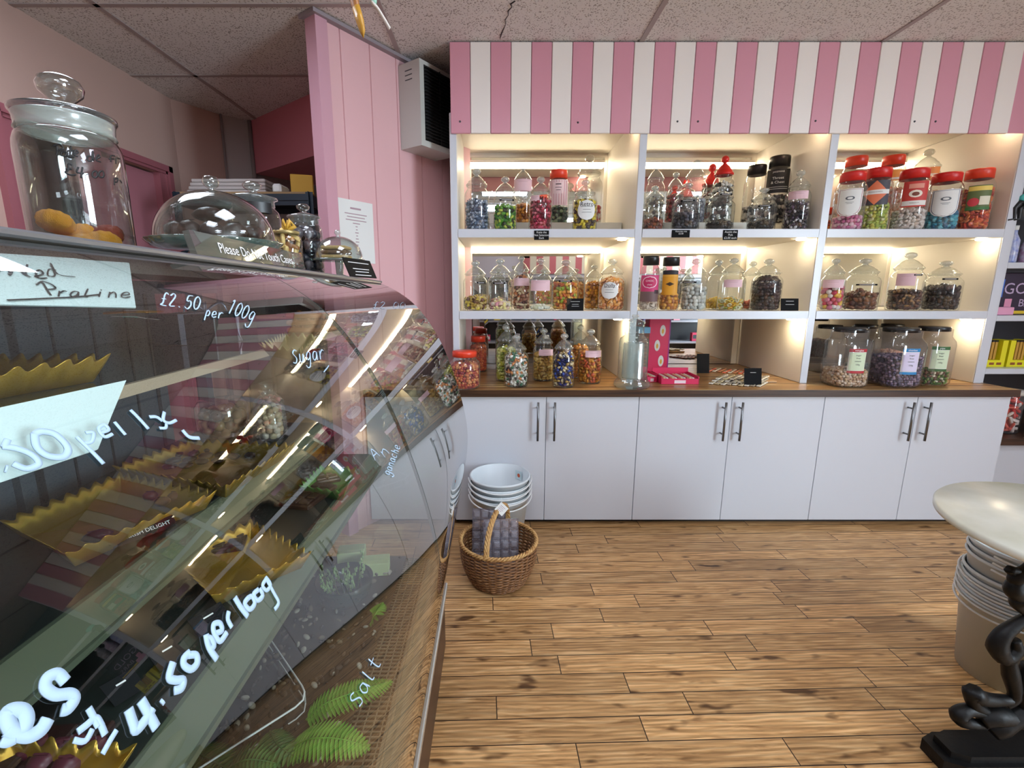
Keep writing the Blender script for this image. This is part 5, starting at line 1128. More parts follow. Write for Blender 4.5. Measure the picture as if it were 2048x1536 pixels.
# dark pebbles and bark scattered over the deck
V = []; Fq = []; mi = []; tv, tf = ICO1; nn = 900
for k in range(nn):
    px, py = random.uniform(250, 860), random.uniform(1080, 1536); p = atz(px, py, ZD)
    if p[0] > -.32 or p[0] < -.88 or p[1] > YE - .03: continue
    r = random.uniform(.003, .009); R = rots(1)[0]; vv = (tv * [1.2, .8, .6] * r) @ R.T + [p[0], p[1], ZD + r * 1.25]
    V.append(vv); Fq.append(tf + len(tv) * (len(V) - 1)); mi += [random.choice((0, 0, 0, 1, 2))] * len(tf)
me = np_mesh('bark_chips', np.vstack(V), np.vstack(Fq), np.array(mi), [M('bark', (52, 42, 34), .8), M('bark2', (92, 80, 62), .7), M('bark3', (140, 134, 120), .5)])
o = bpy.data.objects.new('bark_chips', me); COL.objects.link(o); tag(o, 'dark bark chips and pebbles scattered over the bottom deck of the case', 'bark', kind='stuff')
# ================================================================ ON TOP OF THE CASE
def zdeck(y): return sag(y, ZTOP + .008) + .0012
ZC = zdeck(.85)
# big jar of fruit jellies
JX, JY, JR, JH = -.716, .850, .072, .306
v_ = (300 - CY) / F
t = thing('glass_jar', (JX, JY, ZC), 'large glass jar handwritten Pate de fruits, nearest on the display case', 'jar')
m_jar = GLASS('thick_glass', (244, 247, 246), boost=1.9); m_lidg = GLASS('frosted_rim', (236, 240, 238), boost=2.2, haze=.12, hazecol=(200, 206, 204))
r, h = JR, JH
b = MB(); b.lathe([(0, .001), (r * .97, .001), (r, .006), (r, h * .60), (r * .98, h * .64), (r * .93, h * .675), (r * .85, h * .695), (r * .80, h * .70), (r * .79, h * .70), (r * .84, h * .688), (r * .92, h * .66), (r * .955, h * .63), (r * .96, .012), (r * .9, .009), (0, .009)], 64, (JX, JY, ZC)); part('glass_body', b, m_jar, t)
b = MB(); b.lathe([(r * .92, h * .782), (r * .97, h * .790), (r * .97, h * .803), (r * .90, h * .812), (r * .5, h * .826), (r * .22, h * .836), (r * .16, h * .842)], 64, (JX, JY, ZC)); lid = part('lid', b, GLASS('lid_glass', (240, 244, 242), boost=2.6, haze=.06), t)
b = MB(); b.lathe([(r * .88, h * .697), (r * .93, h * .702), (r * .90, h * .72), (r * .91, h * .76), (r * .93, h * .775), (r * .90, h * .782), (r * .86, h * .780), (r * .84, h * .702)], 64, (JX, JY, ZC)); nk = b.build('ground_neck', GLASS('ground_glass', (230, 236, 232), boost=1.6, rough=.2, haze=.26, hazecol=(214, 224, 218)), lid); nk.matrix_local = Matrix.Identity(4)
b = MB(); b.lathe([(r * .16, h * .838), (r * .15, h * .855), (r * .24, h * .872), (r * .40, h * .905), (r * .44, h * .94), (r * .38, h * .975), (r * .22, h * .996), (0, h * 1.002)], 40, (JX, JY, ZC)); k_ = b.build('knob', GLASS('knob_clear', (230, 236, 234), boost=3.5), lid); k_.matrix_local = Matrix.Identity(4)
JR2 = r + .0006
def on_cyl(px, py):
    d = Vector(ray(px, py)); a = d.x ** 2 + d.y ** 2; bb = -2 * (d.x * JX + d.y * JY); c = JX ** 2 + JY ** 2 - JR2 ** 2; D = bb * bb - 4 * a * c
    if D < 0: return None
    q = (-bb - math.sqrt(D)) / 2 / a; p = Vector((0, 0, H)) + d * q; n = Vector((p.x - JX, p.y - JY, 0)).normalized(); return tuple(p), tuple(n)
b = MB()
free(b, [(113, 292), (114, 304), (112, 310)], .0018, on_cyl); free(b, [(104, 293), (118, 288), (126, 296), (114, 302)], .0018, on_cyl); free(b, [(132, 304), (124, 303), (122, 310), (130, 312), (134, 304), (136, 313), (142, 310)], .0018, on_cyl)
free(b, [(142, 292), (140, 312), (148, 313)], .0018, on_cyl); free(b, [(134, 302), (148, 300)], .0016, on_cyl); free(b, [(148, 308), (156, 305), (152, 300), (147, 308), (156, 313)], .0018, on_cyl)
free(b, [(184, 314), (176, 312), (175, 320), (183, 321), (186, 302), (187, 322)], .0018, on_cyl); free(b, [(193, 318), (200, 314), (196, 310), (192, 320), (202, 324)], .0018, on_cyl)
free(b, [(222, 324), (222, 312), (230, 312)], .0018, on_cyl); free(b, [(218, 318), (228, 318)], .0018, on_cyl); free(b, [(232, 328), (233, 316), (240, 318)], .0018, on_cyl)
free(b, [(144, 330), (137, 328), (136, 340), (131, 345), (142, 350), (152, 349)], .0020, on_cyl); free(b, [(131, 338), (144, 338)], .0020, on_cyl)
free(b, [(157, 334), (154, 344), (168, 347)], .0020, on_cyl); free(b, [(165, 334), (162, 356)], .0020, on_cyl); free(b, [(175, 348), (176, 349)], .0026, on_cyl)
for cx_ in (190, 203): free(b, [(cx_, 342), (cx_ - 5, 346), (cx_ - 4, 353), (cx_ + 2, 355), (cx_ + 5, 350), (cx_ + 3, 343), (cx_, 342)], .0020, on_cyl)
free(b, [(229, 356), (229, 370)], .0018, on_cyl); free(b, [(229, 358), (236, 357), (234, 364), (229, 364)], .0018, on_cyl); free(b, [(240, 360), (244, 366)], .0018, on_cyl)
part('handwriting', b, M('black_pen', (14, 13, 14), .5), t, label='black handwriting reading Pate de fruits £4.00 per')
m_jel = M('orange_jelly', (236, 158, 30), .75, bump=(900, .8), sss=.2); m_jel2 = M('red_jelly', (150, 50, 20), .75, bump=(900, .8)); m_jel3 = M('green_jelly', (60, 76, 30), .75, bump=(900, .8))
def jelly(name, c, rr0, mat, label, tilt, rz):
    rr = rr0; b = MB(); b.lathe([(0, -.5 * rr), (rr * .8, -.5 * rr), (rr, -.25 * rr), (rr * .98, .15 * rr), (rr * .75, .5 * rr), (rr * .35, .66 * rr), (0, .68 * rr)], 36, wave=(9, .07))
    o = b.build(name, mat, label=label, cat='fruit jelly'); o.location = c; o.rotation_euler = (tilt, 0, rz); return o
jl = [(-.038, -.026, .058, 'topmost orange segmented fruit jelly at the left in the big jar', m_jel), (-.044, -.012, .020, 'orange fruit jelly under the topmost one in the big jar', m_jel), (-.008, -.042, .022, 'orange fruit jelly in the middle front of the big jar', m_jel), (.026, -.034, .028, 'orange fruit jelly right of the middle in the big jar', m_jel), (.046, .004, .014, 'rightmost orange fruit jelly in the big jar', m_jel), (.034, .026, .046, 'reddish brown fruit jelly at the back right of the big jar', m_jel2), (-.005, .030, .044, 'orange fruit jelly at the back of the big jar', m_jel), (-.030, -.030, .010, 'dark green fruit jelly at the bottom left of the big jar', m_jel3), (.012, -.036, .009, 'dark green fruit jelly at the bottom front of the big jar', m_jel3), (.0, .020, .012, 'dark red fruit jelly at the bottom back of the big jar', m_jel2)]
da = math.atan2(JX, JY)    # turn offsets towards the camera
for i, (ox, oy, oz, l, m) in enumerate(jl):
    ca, sa = math.cos(-da), math.sin(-da); x = ox * ca - oy * sa; y = ox * sa + oy * ca; k = min(1, .040 / max(math.hypot(x, y), 1e-6))
    jelly('fruit_jelly', (JX + x * k, JY + y * k, ZC + .013 + oz), .0245, m, l, (.45 if oz > .02 else .1) * (1 if i % 2 else -1), i * 1.3)
# cake stand with dome
ZC = zdeck(.945) + .001
SX, SY, SR = -.548, .960, .117; ZP = ZC + .048
t = thing('cake_stand', (SX, SY, ZC), 'pale green glass cake stand with scalloped edge on the display case', 'cake stand')
m_gg = GLASS('green_glass_plate', (206, 226, 216), boost=2.2, haze=.16, hazecol=(150, 180, 168))
b = MB(); b.lathe([(0, ZP), (SR * .9, ZP), (SR * 1.0, ZP + .008), (SR * 1.02, ZP + .006), (SR * .92, ZP - .006), (SR * .8, ZP - .012), (.02, ZP - .012)], 96, (SX, SY, 0), wave=(24, .012)); part('plate', b, m_gg, t)
b = MB(); b.lathe([(.024, ZP - .012), (.013, ZP - .025), (.012, ZC + .026), (.02, ZC + .016), (.05, ZC + .006), (.058, ZC + .001), (0, ZC + .001)], 48, (SX, SY, 0)); part('stem_foot', b, m_gg, t)
t = thing('glass_dome', (SX, SY, ZP + .002), 'clear glass dome with round knob covering the chocolate cakes', 'dome')
dr = SR * .90; b = MB(); pf = [(dr * math.cos(a), 0.098 * math.sin(a) ** .9 if a > 0 else 0) for a in [math.pi / 2 * i / 16 for i in range(17)]]; pf = [(max(rr, 0), z + ZP + .003) for rr, z in pf]
b.lathe(pf + [(rr * .97, z - .003) for rr, z in pf[::-1][1:]], 64, (SX, SY, 0)); part('dome', b, m_jar, t)
zt = ZP + .003 + .098; b = MB(); b.lathe([(.008, zt - .002), (.006, zt + .004), (.012, zt + .009), (.0155, zt + .016), (.012, zt + .025), (0, zt + .028)], 32, (SX, SY, 0)); part('knob', b, GLASS('knob_clear', (230, 236, 234), boost=3.5), t)
for i in range(12):
    a = 2 * math.pi * i / 11; rr = .068 if i < 11 else 0; z = ZP + .003
    lump('chocolate_cake', (SX + rr * math.cos(a), SY + rr * math.sin(a), z), .024, 'dark chocolate cake piece in the ring under the glass dome' if i < 11 else 'dark chocolate cake piece in the middle under the dome', m_choc, (.85, .85, .75), 'chocolate cakes in a ring under the dome' if i < 11 else None, 'cake', 100 + i)
lump('chocolate_cake', (SX - .005, SY - .01, ZP + .042), .024, 'dark chocolate cake on top of the others under the dome', m_choc, (1.2, 1, .6), None, 'cake', 140)
# three jars behind
def top_jar(px, w, top_py, zc, label, kind=0):
    u = (px - CX) / F; v = (top_py - CY) / F; x = u * zc; y = (c_ - v * s_) * zc; y = min(y, YE - .07); ZC = zdeck(y); r = w / 2 / F * zc; h = H + (-s_ - v * c_) * zc - ZC
    t = thing('glass_jar', (x, y, ZC), label, 'jar'); o = (x, y, ZC)
    b = MB(); b.lathe([(0, .001), (r * .97, .001), (r, .005), (r, h * .62), (r * .95, h * .69), (r * .80, h * .73), (r * .78, h * .74)], 40, o); part('glass_body', b, m_jar, t)
    if kind == 0:
        b = MB(); b.lathe([(r * .74, h * .735), (r * .82, h * .745), (r * .80, h * .80), (r * .95, h * .815), (r * .93, h * .835), (r * .5, h * .865), (r * .2, h * .885)], 40, o); l = part('lid', b, m_lidg, t)
        b = MB(); b.lathe([(r * .2, h * .88), (r * .15, h * .90), (r * .34, h * .93), (r * .38, h * .96), (r * .25, h * .99), (0, h)], 28, o); k = b.build('knob', GLASS('knob_clear', (230, 236, 234), boost=3.5), l); k.matrix_local = Matrix.Identity(4)
    else:
        b = MB(); b.lathe([(r * .74, h * .735), (r * .86, h * .74), (r * .86, h * .79), (r * .7, h * .80), (0, h * .80)], 36, o); part('lid', b, M('brass_lid', (170, 150, 100), .35, metal=.6), t)
        b = MB()
        for a in (.2, 1.1, 2.2): b.tube([(x, y, ZC + h * .80), (x + .02 * math.cos(a), y + .006, ZC + h * .88), (x + .012 * math.cos(a), y, ZC + h * .97), (x, y, ZC + h * .82)], .007, 6, flat=.5)
        part('bow', b, M('gold_cloth', (206, 160, 60), .5, bump=(80, .6)), t, label='gold patterned cloth bow')
    return (x, y, ZC + .004), r, h, t
o, r, h, t = top_jar(503, 96, 362, 1.33, 'large glass jar of golden candied fruit behind the glass dome')
sweets('candied_fruit', o, r * .95, h * .34, C((222, 170, 80), (240, 200, 110), (206, 140, 50)), .034, 'stick', 'golden candied fruit strips in the jar behind the dome')
b = MB(); patch(b, r, -1.2, r * 1.5, h * .66, h * .76, 0, .003); o2 = b.build('name_band', m_blk, t, label='black band')
o, r, h, t = top_jar(571, 56, 438, 1.22, 'small glass jar topped with a gold cloth bow', 1)
sweets('dried_fruit', o, r * .95, h * .62, C((190, 130, 60), (150, 100, 50), (222, 190, 120)), .024, 'stick', 'brown and gold dried fruit sticks in the bow-topped jar')
o, r, h, t = top_jar(607, 68, 408, 1.38, 'glass jar of dark blue-black sweets right of the bow-topped jar')
sweets('chocolate_balls', o, r * .95, h * .58, C((26, 30, 44), (44, 48, 60), (90, 84, 90)), .026, 'ball', 'dark blue-black sweets in the jar right of the bow-topped one')
# small stand and dome
ZC = zdeck(1.40) + .001
SX, SY = -.452, 1.40; ZQ = ZC + .055
t = thing('cake_stand', (SX, SY, ZC), 'small glass stand holding a plate of biscuits at the end of the case', 'cake stand')
b = MB(); b.lathe([(0, ZQ), (.072, ZQ), (.074, ZQ - .004), (0, ZQ - .004)], 40, (SX, SY, 0)); b.lathe([(.012, ZQ - .004), (.010, ZC + .012), (.035, ZC + .004), (.036, ZC + .001), (0, ZC + .001)], 32, (SX, SY, 0)); part('plate', b, m_gg, t)
t = thing('glass_dome', (SX, SY, ZQ + .001), 'small clear glass dome over stacked biscuits at the end of the case', 'dome')
pf = [(.066 * math.cos(a), .062 * math.sin(a) ** .9 if a > 0 else 0) for a in [math.pi / 2 * i / 14 for i in range(15)]]; pf = [(max(rr, 0), z + ZQ + .002) for rr, z in pf]
b = MB(); b.lathe(pf + [(rr * .96, z - .002) for rr, z in pf[::-1][1:]], 48, (SX, SY, 0)); part('dome', b, m_jar, t)
b = MB(); zt = ZQ + .064; b.lathe([(.005, zt - .002), (.004, zt + .003), (.009, zt + .009), (.006, zt + .017), (0, zt + .018)], 24, (SX, SY, 0)); part('knob', b, m_glk, t)
for i in range(3):
    b = MB(); b.box(-.042, .03, -.03, .03, 0, .010, bev=.003); b.build('biscuit', (M('flaky_biscuit', (206, 170, 110), .7, bump=(150, .5)), M('brown_biscuit', (110, 78, 50), .7, bump=(150, .5)))[i % 2], label=('lowest', 'middle', 'top')[i] + ' biscuit of the stack under the small dome', cat='biscuit', loc=(SX, SY, ZQ + .0015 + i * .0125))
ZC = zdeck(1.235)
XS = XT - .012
def at_x(px, py): return atx(px, py, XS)
strip_sign((-.372, 1.235, ZC), (-.345, 1.40, ZC), .052, 'menu_card', 'black leaning card with white lines at the far end of the case', [('', .78, .75, .0010), ('', .45, .6, .0010), ('', .30, .5, .0010), ('', .12, .6, .0010)], Vector((-.35, -.1, 1)))
# engraved acrylic strip
q0, q1 = (-.366, .595, zdeck(.595)), (-.366, .93, zdeck(.93) + .001)
strip_sign(q0, q1, .030, 'acrylic_strip', 'clear acrylic strip lettered in white italics beside the cake stand', [('Please Do Not Touch Cases', .42, 1, .020)], Vector((-.25, 0, 1)), th=.008, mat=GLASS('acrylic', (206, 212, 208), boost=2.0, haze=.25, hazecol=(120, 128, 122)), tm=m_chalk)
# ================================================================ HANGING DECORATIONS
def dz(px, py, Y=1.35): return Vector(aty(px, py, Y))
t = thing('hanging_spear', tuple(dz(722, 70)), 'brown and gold wrapped paper spear hanging from the ceiling', 'decoration')
P = [dz(700, -70), dz(706, -10), dz(712, 15), dz(720, 42), dz(725, 62), dz(727, 76)]
b = MB(); b.tube(P[:4], [.016, .015, .014, .013], 10, 0, flat=.6); part('wrap', b, M('brown_wrap', (126, 76, 40), .4, var=(50, (190, 130, 70))), t)
b = MB(); b.tube([P[2], P[3], P[4], P[5]], [.0142, .0136, .010, .001], 10, 0, flat=.6); part('tip', b, M('gold_wrap', (190, 140, 50), .35, bump=(60, .4)), t)
b = MB(); b.tube([P[0], (P[0].x, P[0].y, CEIL)], .001, 5); part('thread', b, m_ink, t)
t = thing('hanging_ribbon', tuple(dz(760, 30)), 'twisted white ribbon hanging from the ceiling beside the gold spear', 'decoration')
P = [dz(728, -60), dz(736, -20), dz(744, 4), dz(754, 16), dz(763, 30), dz(772, 45), dz(779, 58)]
b = MB(); b.tube(catmull([tuple(p) for p in P], 4), .0055, 6, flat=.35); part('ribbon', b, M('pale_ribbon', (222, 214, 206), .5), t)
b = MB(); b.tube([dz(738, -30), dz(744, 2), dz(752, 8)], .009, 6, flat=.3); part('mint_fold', b, M('mint_ribbon', (150, 196, 176), .5), t)
b = MB(); b.tube([P[0], (P[0].x, P[0].y, CEIL)], .001, 5); part('thread', b, m_ink, t)
# ================================================================ STORAGE CORNER BEHIND
t = thing('storage_rack', (-1.40, 2.90, 0), 'dark blue steel storage rack behind the pink partition', 'rack'); zt = 1.84
rx0, rx1, ry0, ry1 = -1.75, -1.02, 2.72, 3.02
for x in (rx0, rx1):
    for y in (ry0, ry1):
        b = MB(); b.box(x - .02, x + .02, y - .002, y + .002, .002, zt); b.box(x - .002, x + .002, y - .02, y + .02, .002, zt)
        part('post', b, M('rack_blue', (40, 52, 64), .35, metal=.4), t)
for z in (.5, 1.15, zt - .01):
    b = MB()
    for y in (ry0, ry1): b.box(rx0, rx1, y - .004, y + .004, z - .06, z); b.box(rx0, rx1, y - .010, y + .010, z - .035, z - .025)
    for x in (rx0, rx1): b.box(x - .004, x + .004, ry0, ry1, z - .06, z)
    part('beam', b, MATS['rack_blue'], t)
b = MB()
for z in (.5, 1.15, zt - .01): b.box(rx0 + .004, rx1 - .004, ry0 + .004, ry1 - .004, z, z + .012)
part('board', b, M('chipboard', (150, 122, 88), .8), t)
b = MB(); b.box(-.06, .06, -.02, .03, 0, .11, bev=.004); o = b.build('carton', M('yellow_card', (206, 160, 60), .7), label='upright yellow carton on the storage rack', cat='box', loc=(-1.10, 2.84, zt + .003)); o.rotation_euler.z = .3
for i in range(4):
    b = MB(); b.box(-.28 + i * .01, .16, -.10, .10, 0, .018, bev=.004); b.build('folded_paper', M('grey_paper', (180, 172, 170), .7), label=('lowest', 'second', 'third', 'top')[i] + ' pale folded sheet of the pile on the storage rack', cat='paper', loc=(-1.44, 2.87, zt + .003 + i * .0195))
b = MB(); b.box(-.03, .02, -.06, .06, 0, .05, bev=.01); b.build('paper_roll', m_paper, label='white paper packet beside the yellow carton', cat='packet', loc=(-1.21, 2.82, zt + .003))
# ================================================================ CARDS AND GOODS ON THE SHELVES
def edge_tag(x0, x1, y0, y1, label, lines):
    """small chalkboard tag hung on the front edge of the upper shelf"""
    a = aty(x0, y1, YU - .008); c = aty(x1, y0, YU - .008); t = thing('chalkboard_tag', ((a[0] + c[0]) / 2, YU - .009, a[2]), label, 'tag')
    b = MB(); b.box(a[0], c[0], YU - .0105, YU - .0070, a[2], c[2], bev=.001); part('board', b, m_sign, t)
    b = MB(); xm = (a[0] + c[0]) / 2; h = c[2] - a[2]
    for i, tx in enumerate(lines): add_text(b, tx, h * .30, lambda x, y: (xm + x, YU - .0110, a[2] + h * (.8 - .3 * i) + y))
    part('chalk_writing', b, m_chalk, t)
edge_tag(1068, 1098, 461, 480, 'small black chalkboard tag hanging under the crimson sweets, left bay', ['Katie the', 'Nut Selection', 'Each'])
edge_tag(1343, 1380, 460, 475, 'small black chalkboard tag at the left of the middle bay shelf edge', ['Victorian mix', '£2.00'])
edge_tag(1445, 1476, 460, 480, 'small black chalkboard tag at the right of the middle bay shelf edge', ['Austin the', 'Pick', '£2.00 each'])
def easel(px0, px1, pyt, pyb, Y, zb, label, lines):
    a = aty(px0, pyb, Y); c = aty(px1, pyt, Y)
    return strip_sign((a[0], Y, zb + .001), (c[0], Y, zb + .001), c[2] - zb, 'easel_card', label, lines, Vector((0, .18, 1)), th=.004)
easel(1134, 1168, 597, 622, 2.63, zB, 'black easel card with three white lines in front of the orange jellies', [('', .75, .55, .0009), ('', .52, .40, .0008), ('', .36, .45, .0008)])
easel(1562, 1600, 597, 621, 2.63, zB, 'black easel card at the right end of the middle bay shelf', [('', .78, .45, .0012), ('', .50, .5, .0009)])
easel(1490, 1527, 737, 761, 2.52, ZT, 'black easel card standing on the worktop among the chocolate bars', [('', .75, .34, .0010)])
easel(1396, 1422, 708, 724, 2.93, ZT, 'small black card seen from the front at the back of the worktop', [])
# tall empty decorative jar
def gp(px, py, Y): return aty(px, py, Y)
Y = 2.506; x = gp(1263, 770, Y)[0]; h = gp(1263, 630, Y)[2] - ZT; r = .097
t = thing('tall_glass_jar', (x, Y, ZT + .001), 'tall empty clear glass jar with stepped neck and ribbed body at the worktop front', 'jar')
m_tg = GLASS('thick_ribbed_glass', (240, 246, 244), boost=1.6, haze=.08, hazecol=(206, 218, 216))
b = MB(); b.lathe([(0, 0), (r * .92, 0), (r, .012), (r * .98, .03), (r * .84, .045), (r * .80, .06), (r * .80, h * .62), (r * .74, h * .68), (r * .52, h * .72), (r * .50, h * .74)], 48, wave=(16, .012)); b.build('body', m_tg, t)
b = MB(); b.lathe([(r * .50, h * .74), (r * .54, h * .75), (r * .50, h * .77), (r * .52, h * .88), (r * .58, h * .895), (r * .5, h * .91), (r * .34, h * .93), (r * .16, h * .95)], 40); b.build('neck', m_tg, t)
b = MB(); b.lathe([(r * .16, h * .95), (r * .12, h * .96), (r * .2, h * .975), (r * .16, h), (0, h)], 24); b.build('stopper', m_glk, t)
b = MB(); b.lathe([(0, .05), (r * .55, .05), (r * .58, .06), (r * .56, h * .6), (r * .52, h * .62)], 40); b.build('inner_sleeve', GLASS('frosted_sleeve', (232, 236, 234), boost=.6, haze=.30, hazecol=(222, 226, 224)), t)
# magenta trays with packets
m_mag = M('magenta_card', (214, 26, 84), .45)
def open_box(cx, cy, sx, sy, h, rz, label, fill):
    t = thing('card_tray', (cx, cy, ZT + .001), label, 'tray', None, rz); b = MB(); w = .004
    b.box(-sx, sx, -sy, sy, 0, w)
    b.box(-sx, -sx + w, -sy, sy, w, h); b.box(sx - w, sx, -sy, sy, w, h); b.box(-sx, sx, sy - w, sy, w, h * 1.5); b.box(-sx, sx, -sy, -sy + w, w, h * .7)
    b.build('box_body', m_mag, t)
    b = MB(); b.box(-sx * .3, sx * .3, -sy - .001, -sy, h * .1, h * .5); b.build('print', M('tray_print', (240, 214, 222), .5), t)
    cols = [(236, 232, 226), (206, 180, 120), (190, 70, 90), (120, 150, 170), (232, 200, 150), (90, 60, 60)]
    for i in range(fill):
        u = -sx + .016 + (2 * sx - .032) * i / max(1, fill - 1); c, s2 = math.cos(rz), math.sin(rz); px_, py_ = cx + u * c, cy + u * s2
        b = MB(); b.box(-.007, .007, -sy * .82, sy * .82, 0, .030, bev=.003)
        o = b.build('chocolate_bar', LM(cols[(i * 2 + int(cx * 10)) % 6]), label=None, loc=(px_, py_, ZT + .006)); o.rotation_euler = (0, .25, rz)
        tag(o, 'thin wrapped bar standing in the ' + label.split(' on the')[0], 'chocolate bar', 'bars in the ' + label.split(' on the')[0])
open_box(gp(1356, 742, 2.62)[0], 2.66, .105, .085, .045, -.02, 'magenta card tray on the worktop, right one', 12)
open_box(gp(1300, 742, 2.64)[0] + .005, 2.70, .032, .07, .045, .10, 'small magenta card tray on the worktop behind the tall jar', 3)
def packets(x0, x1, y0, y1, n, cols, name, labbase, group, z=ZT, th=.008, seed=0, size=(.018, .055), rot=0.0):
    r_ = random.Random(seed)
    for i in range(n):
        u = (i + .5) / n; px = x0 + (x1 - x0) * u; py = y0 + (y1 - y0) * u + r_.uniform(-.8, .8); p = atz(px, py, z)
        b = MB(); b.box(-size[0], size[0], -size[1], size[1], 0, th, bev=.003); b.box(-size[0] * .7, size[0] * .7, -size[1] * .7, -size[1] * .1, th, th + .0004, 1); 
        for q in range(5): b.box(-size[0] * .8, size[0] * (.8 - .3 * (q % 2)), size[1] * (-.85 + q * .36), size[1] * (-.72 + q * .36), th, th + .0005, 2)
        o = b.build(name, [LM(cols[i % len(cols)]), LM(cols[(i + 1) % len(cols)]), m_ink], label=labbase, cat=name.replace('_', ' '), group=group, loc=(p[0], p[1], z + .0015)); o.rotation_euler.z = rot + r_.uniform(-.012, .012)
packets(1290, 1375, 762, 758, 7, [(226, 90, 120), (236, 180, 190), (230, 226, 210), (206, 60, 90)], 'sweet_packet', 'pink and cream flat sweet packet fanned out before the magenta tray', 'pink and cream packets before the magenta tray', rot=.75, size=(.0100, .050))
bars = [(232, 228, 214), (206, 190, 150), (226, 220, 206), (180, 170, 150)]
for lay in range(3):
    packets(1425 + lay * 6, 1530 + lay * 2, 765 - lay * 5, 770 - lay * 6, 9 - lay, bars, 'patterned_bar', 'cream and black patterned bar in the %s layer of the worktop pile' % ('lowest', 'middle', 'top')[lay], 'patterned bars, %s layer' % ('lowest', 'middle', 'top')[lay], z=ZT + lay * .0098, seed=3 + lay, rot=-.75, size=(.0112, .085))
packets(1418, 1500, 741, 746, 8, [(226, 120, 90), (236, 226, 206), (210, 150, 110)], 'patterned_bar', 'red and cream patterned bar in the row behind the cream pile', 'red and cream bars behind the pile', seed=9, rot=-.7, size=(.0098, .075))
b = MB(); b.box(-.07, .07, -.05, .05, 0, .012, bev=.002); b.build('wooden_board', streak_wood('board_wood', [(150, 110, 70), (196, 156, 106)]), label='small wooden board sticking out right of the patterned bars', cat='board', loc=(gp(1528, 757, 2.62)[0], 2.66, ZT + .001))
# upright magenta display with egg ovals
x0, x1 = gp(1296, 712, 2.98)[0], gp(1338, 712, 2.98)[0]
t = thing('egg_display', ((x0 + x1) / 2, 3.02, ZT + .001), 'tall magenta display box with white egg ovals at the back of the worktop', 'display box'); w = (x1 - x0) / 2
b = MB(); b.box(-w, w, -.03, .06, 0, .345, bev=.003); b.box(w - .006, w + .001, -.031, .061, .0, .346, 1); b.build('box_body', [m_mag, M('purple_edge', (150, 30, 130), .4)], t)
b = MB()
for z, xx in ((.07, .02), (.17, -.01), (.265, .02)):
    n = 20; b.add([(xx + .018 * math.cos(2 * math.pi * i / n), -.0312, z + .036 * math.sin(2 * math.pi * i / n)) for i in range(n)], [tuple(range(n))], 0)
    b.add([(xx + .007 * math.cos(2 * math.pi * i / n), -.0316, z - .004 + .016 * math.sin(2 * math.pi * i / n)) for i in range(n)], [tuple(range(n))], 1)
b.build('egg_print', [M('egg_white', (226, 224, 220), .5), M('egg_yolk', (222, 170, 50), .5)], t)
for i, (px, l, c1) in enumerate(((1262, 'tall black and white printed carton behind the tall empty jar', (30, 30, 32)), (1283, 'brown carton with pale blue lid left of the magenta display', (110, 66, 44)))):
    x = gp(px, 712, 2.95)[0]; b = MB(); b.box(-.034, .034, -.03, .03, 0, .26 + .03 * i, bev=.002)
    for k in range(9): z = .03 + k * .024; b.box(-.026 + .004 * (k % 3), .026 - .005 * (k % 2), -.0306, -.030, z, z + .010, 1)
    if i: b.box(-.036, .036, -.032, .032, .255, .292, 2)
    b.build('carton', [LM(c1), LM((224, 224, 220)) if not i else LM((150, 96, 60)), LM((110, 170, 206))], label=l, cat='carton', loc=(x, 2.95, ZT + .001))
# ================================================================ BUCKETS AND BASKET ON THE FLOOR
m_bk = M('bucket_white', (214, 222, 226), .35, trans=.0, sss=.0)
def bucket(x, y, z, R0, R1, h, label, group, hang=0.0, ha=0.0, sticker=False):
    t = thing('bucket', (x, y, z + .001), label, 'bucket', group)
    b = MB(); b.lathe([(0, 0), (R1, 0), (R0 - .001, h - .012), (R0 + .005, h - .011), (R0 + .007, h - .006), (R0 + .005, h - .001), (R0 + .001, h), (R0 - .0008, h - .002), (R1 - .0010, .001), (0, .001)], 64); b.build('pail', m_bk, t)
    b = MB(); pts = []
    for k in range(25):
        a = math.pi * k / 24; dx = (R0 + .0125) * math.cos(a); dy = -(R0 + .0125) * math.sin(a) * math.cos(hang * .0 + .0); dz_ = h - .014 - R0 * .55 * math.sin(a) * math.sin(hang)
        pts.append((dx * math.cos(ha) - dy * math.sin(ha), dx * math.sin(ha) + dy * math.cos(ha), dz_))
    b.tube(pts, .0038, 8); b.build('handle', M('handle_white', (226, 228, 228), .4), t); return t
for i in range(4):
    nm = ('lowest', 'second', 'third', 'top')[i]
    t = bucket(.026, 2.281, i * .031, .150, .115, .285, nm + ' white plastic bucket of the stack between basket and cupboard', 'white buckets stacked behind the basket', (.34, .34, .34, .34)[i], (.1, .1, .1, .1)[i])
b = MB(); patch(b, .137, math.radians(42), .05, .215, .265, 0, 0); b.v = [(x, y, z) for x, y, z in b.v]; patch(b, .1365, math.radians(42), .02, .228, .25, 1, 0, 'round')
b.build('sticker', [LM((206, 226, 230)), LM((206, 90, 50))], t, label='small coloured sticker inside the rim')
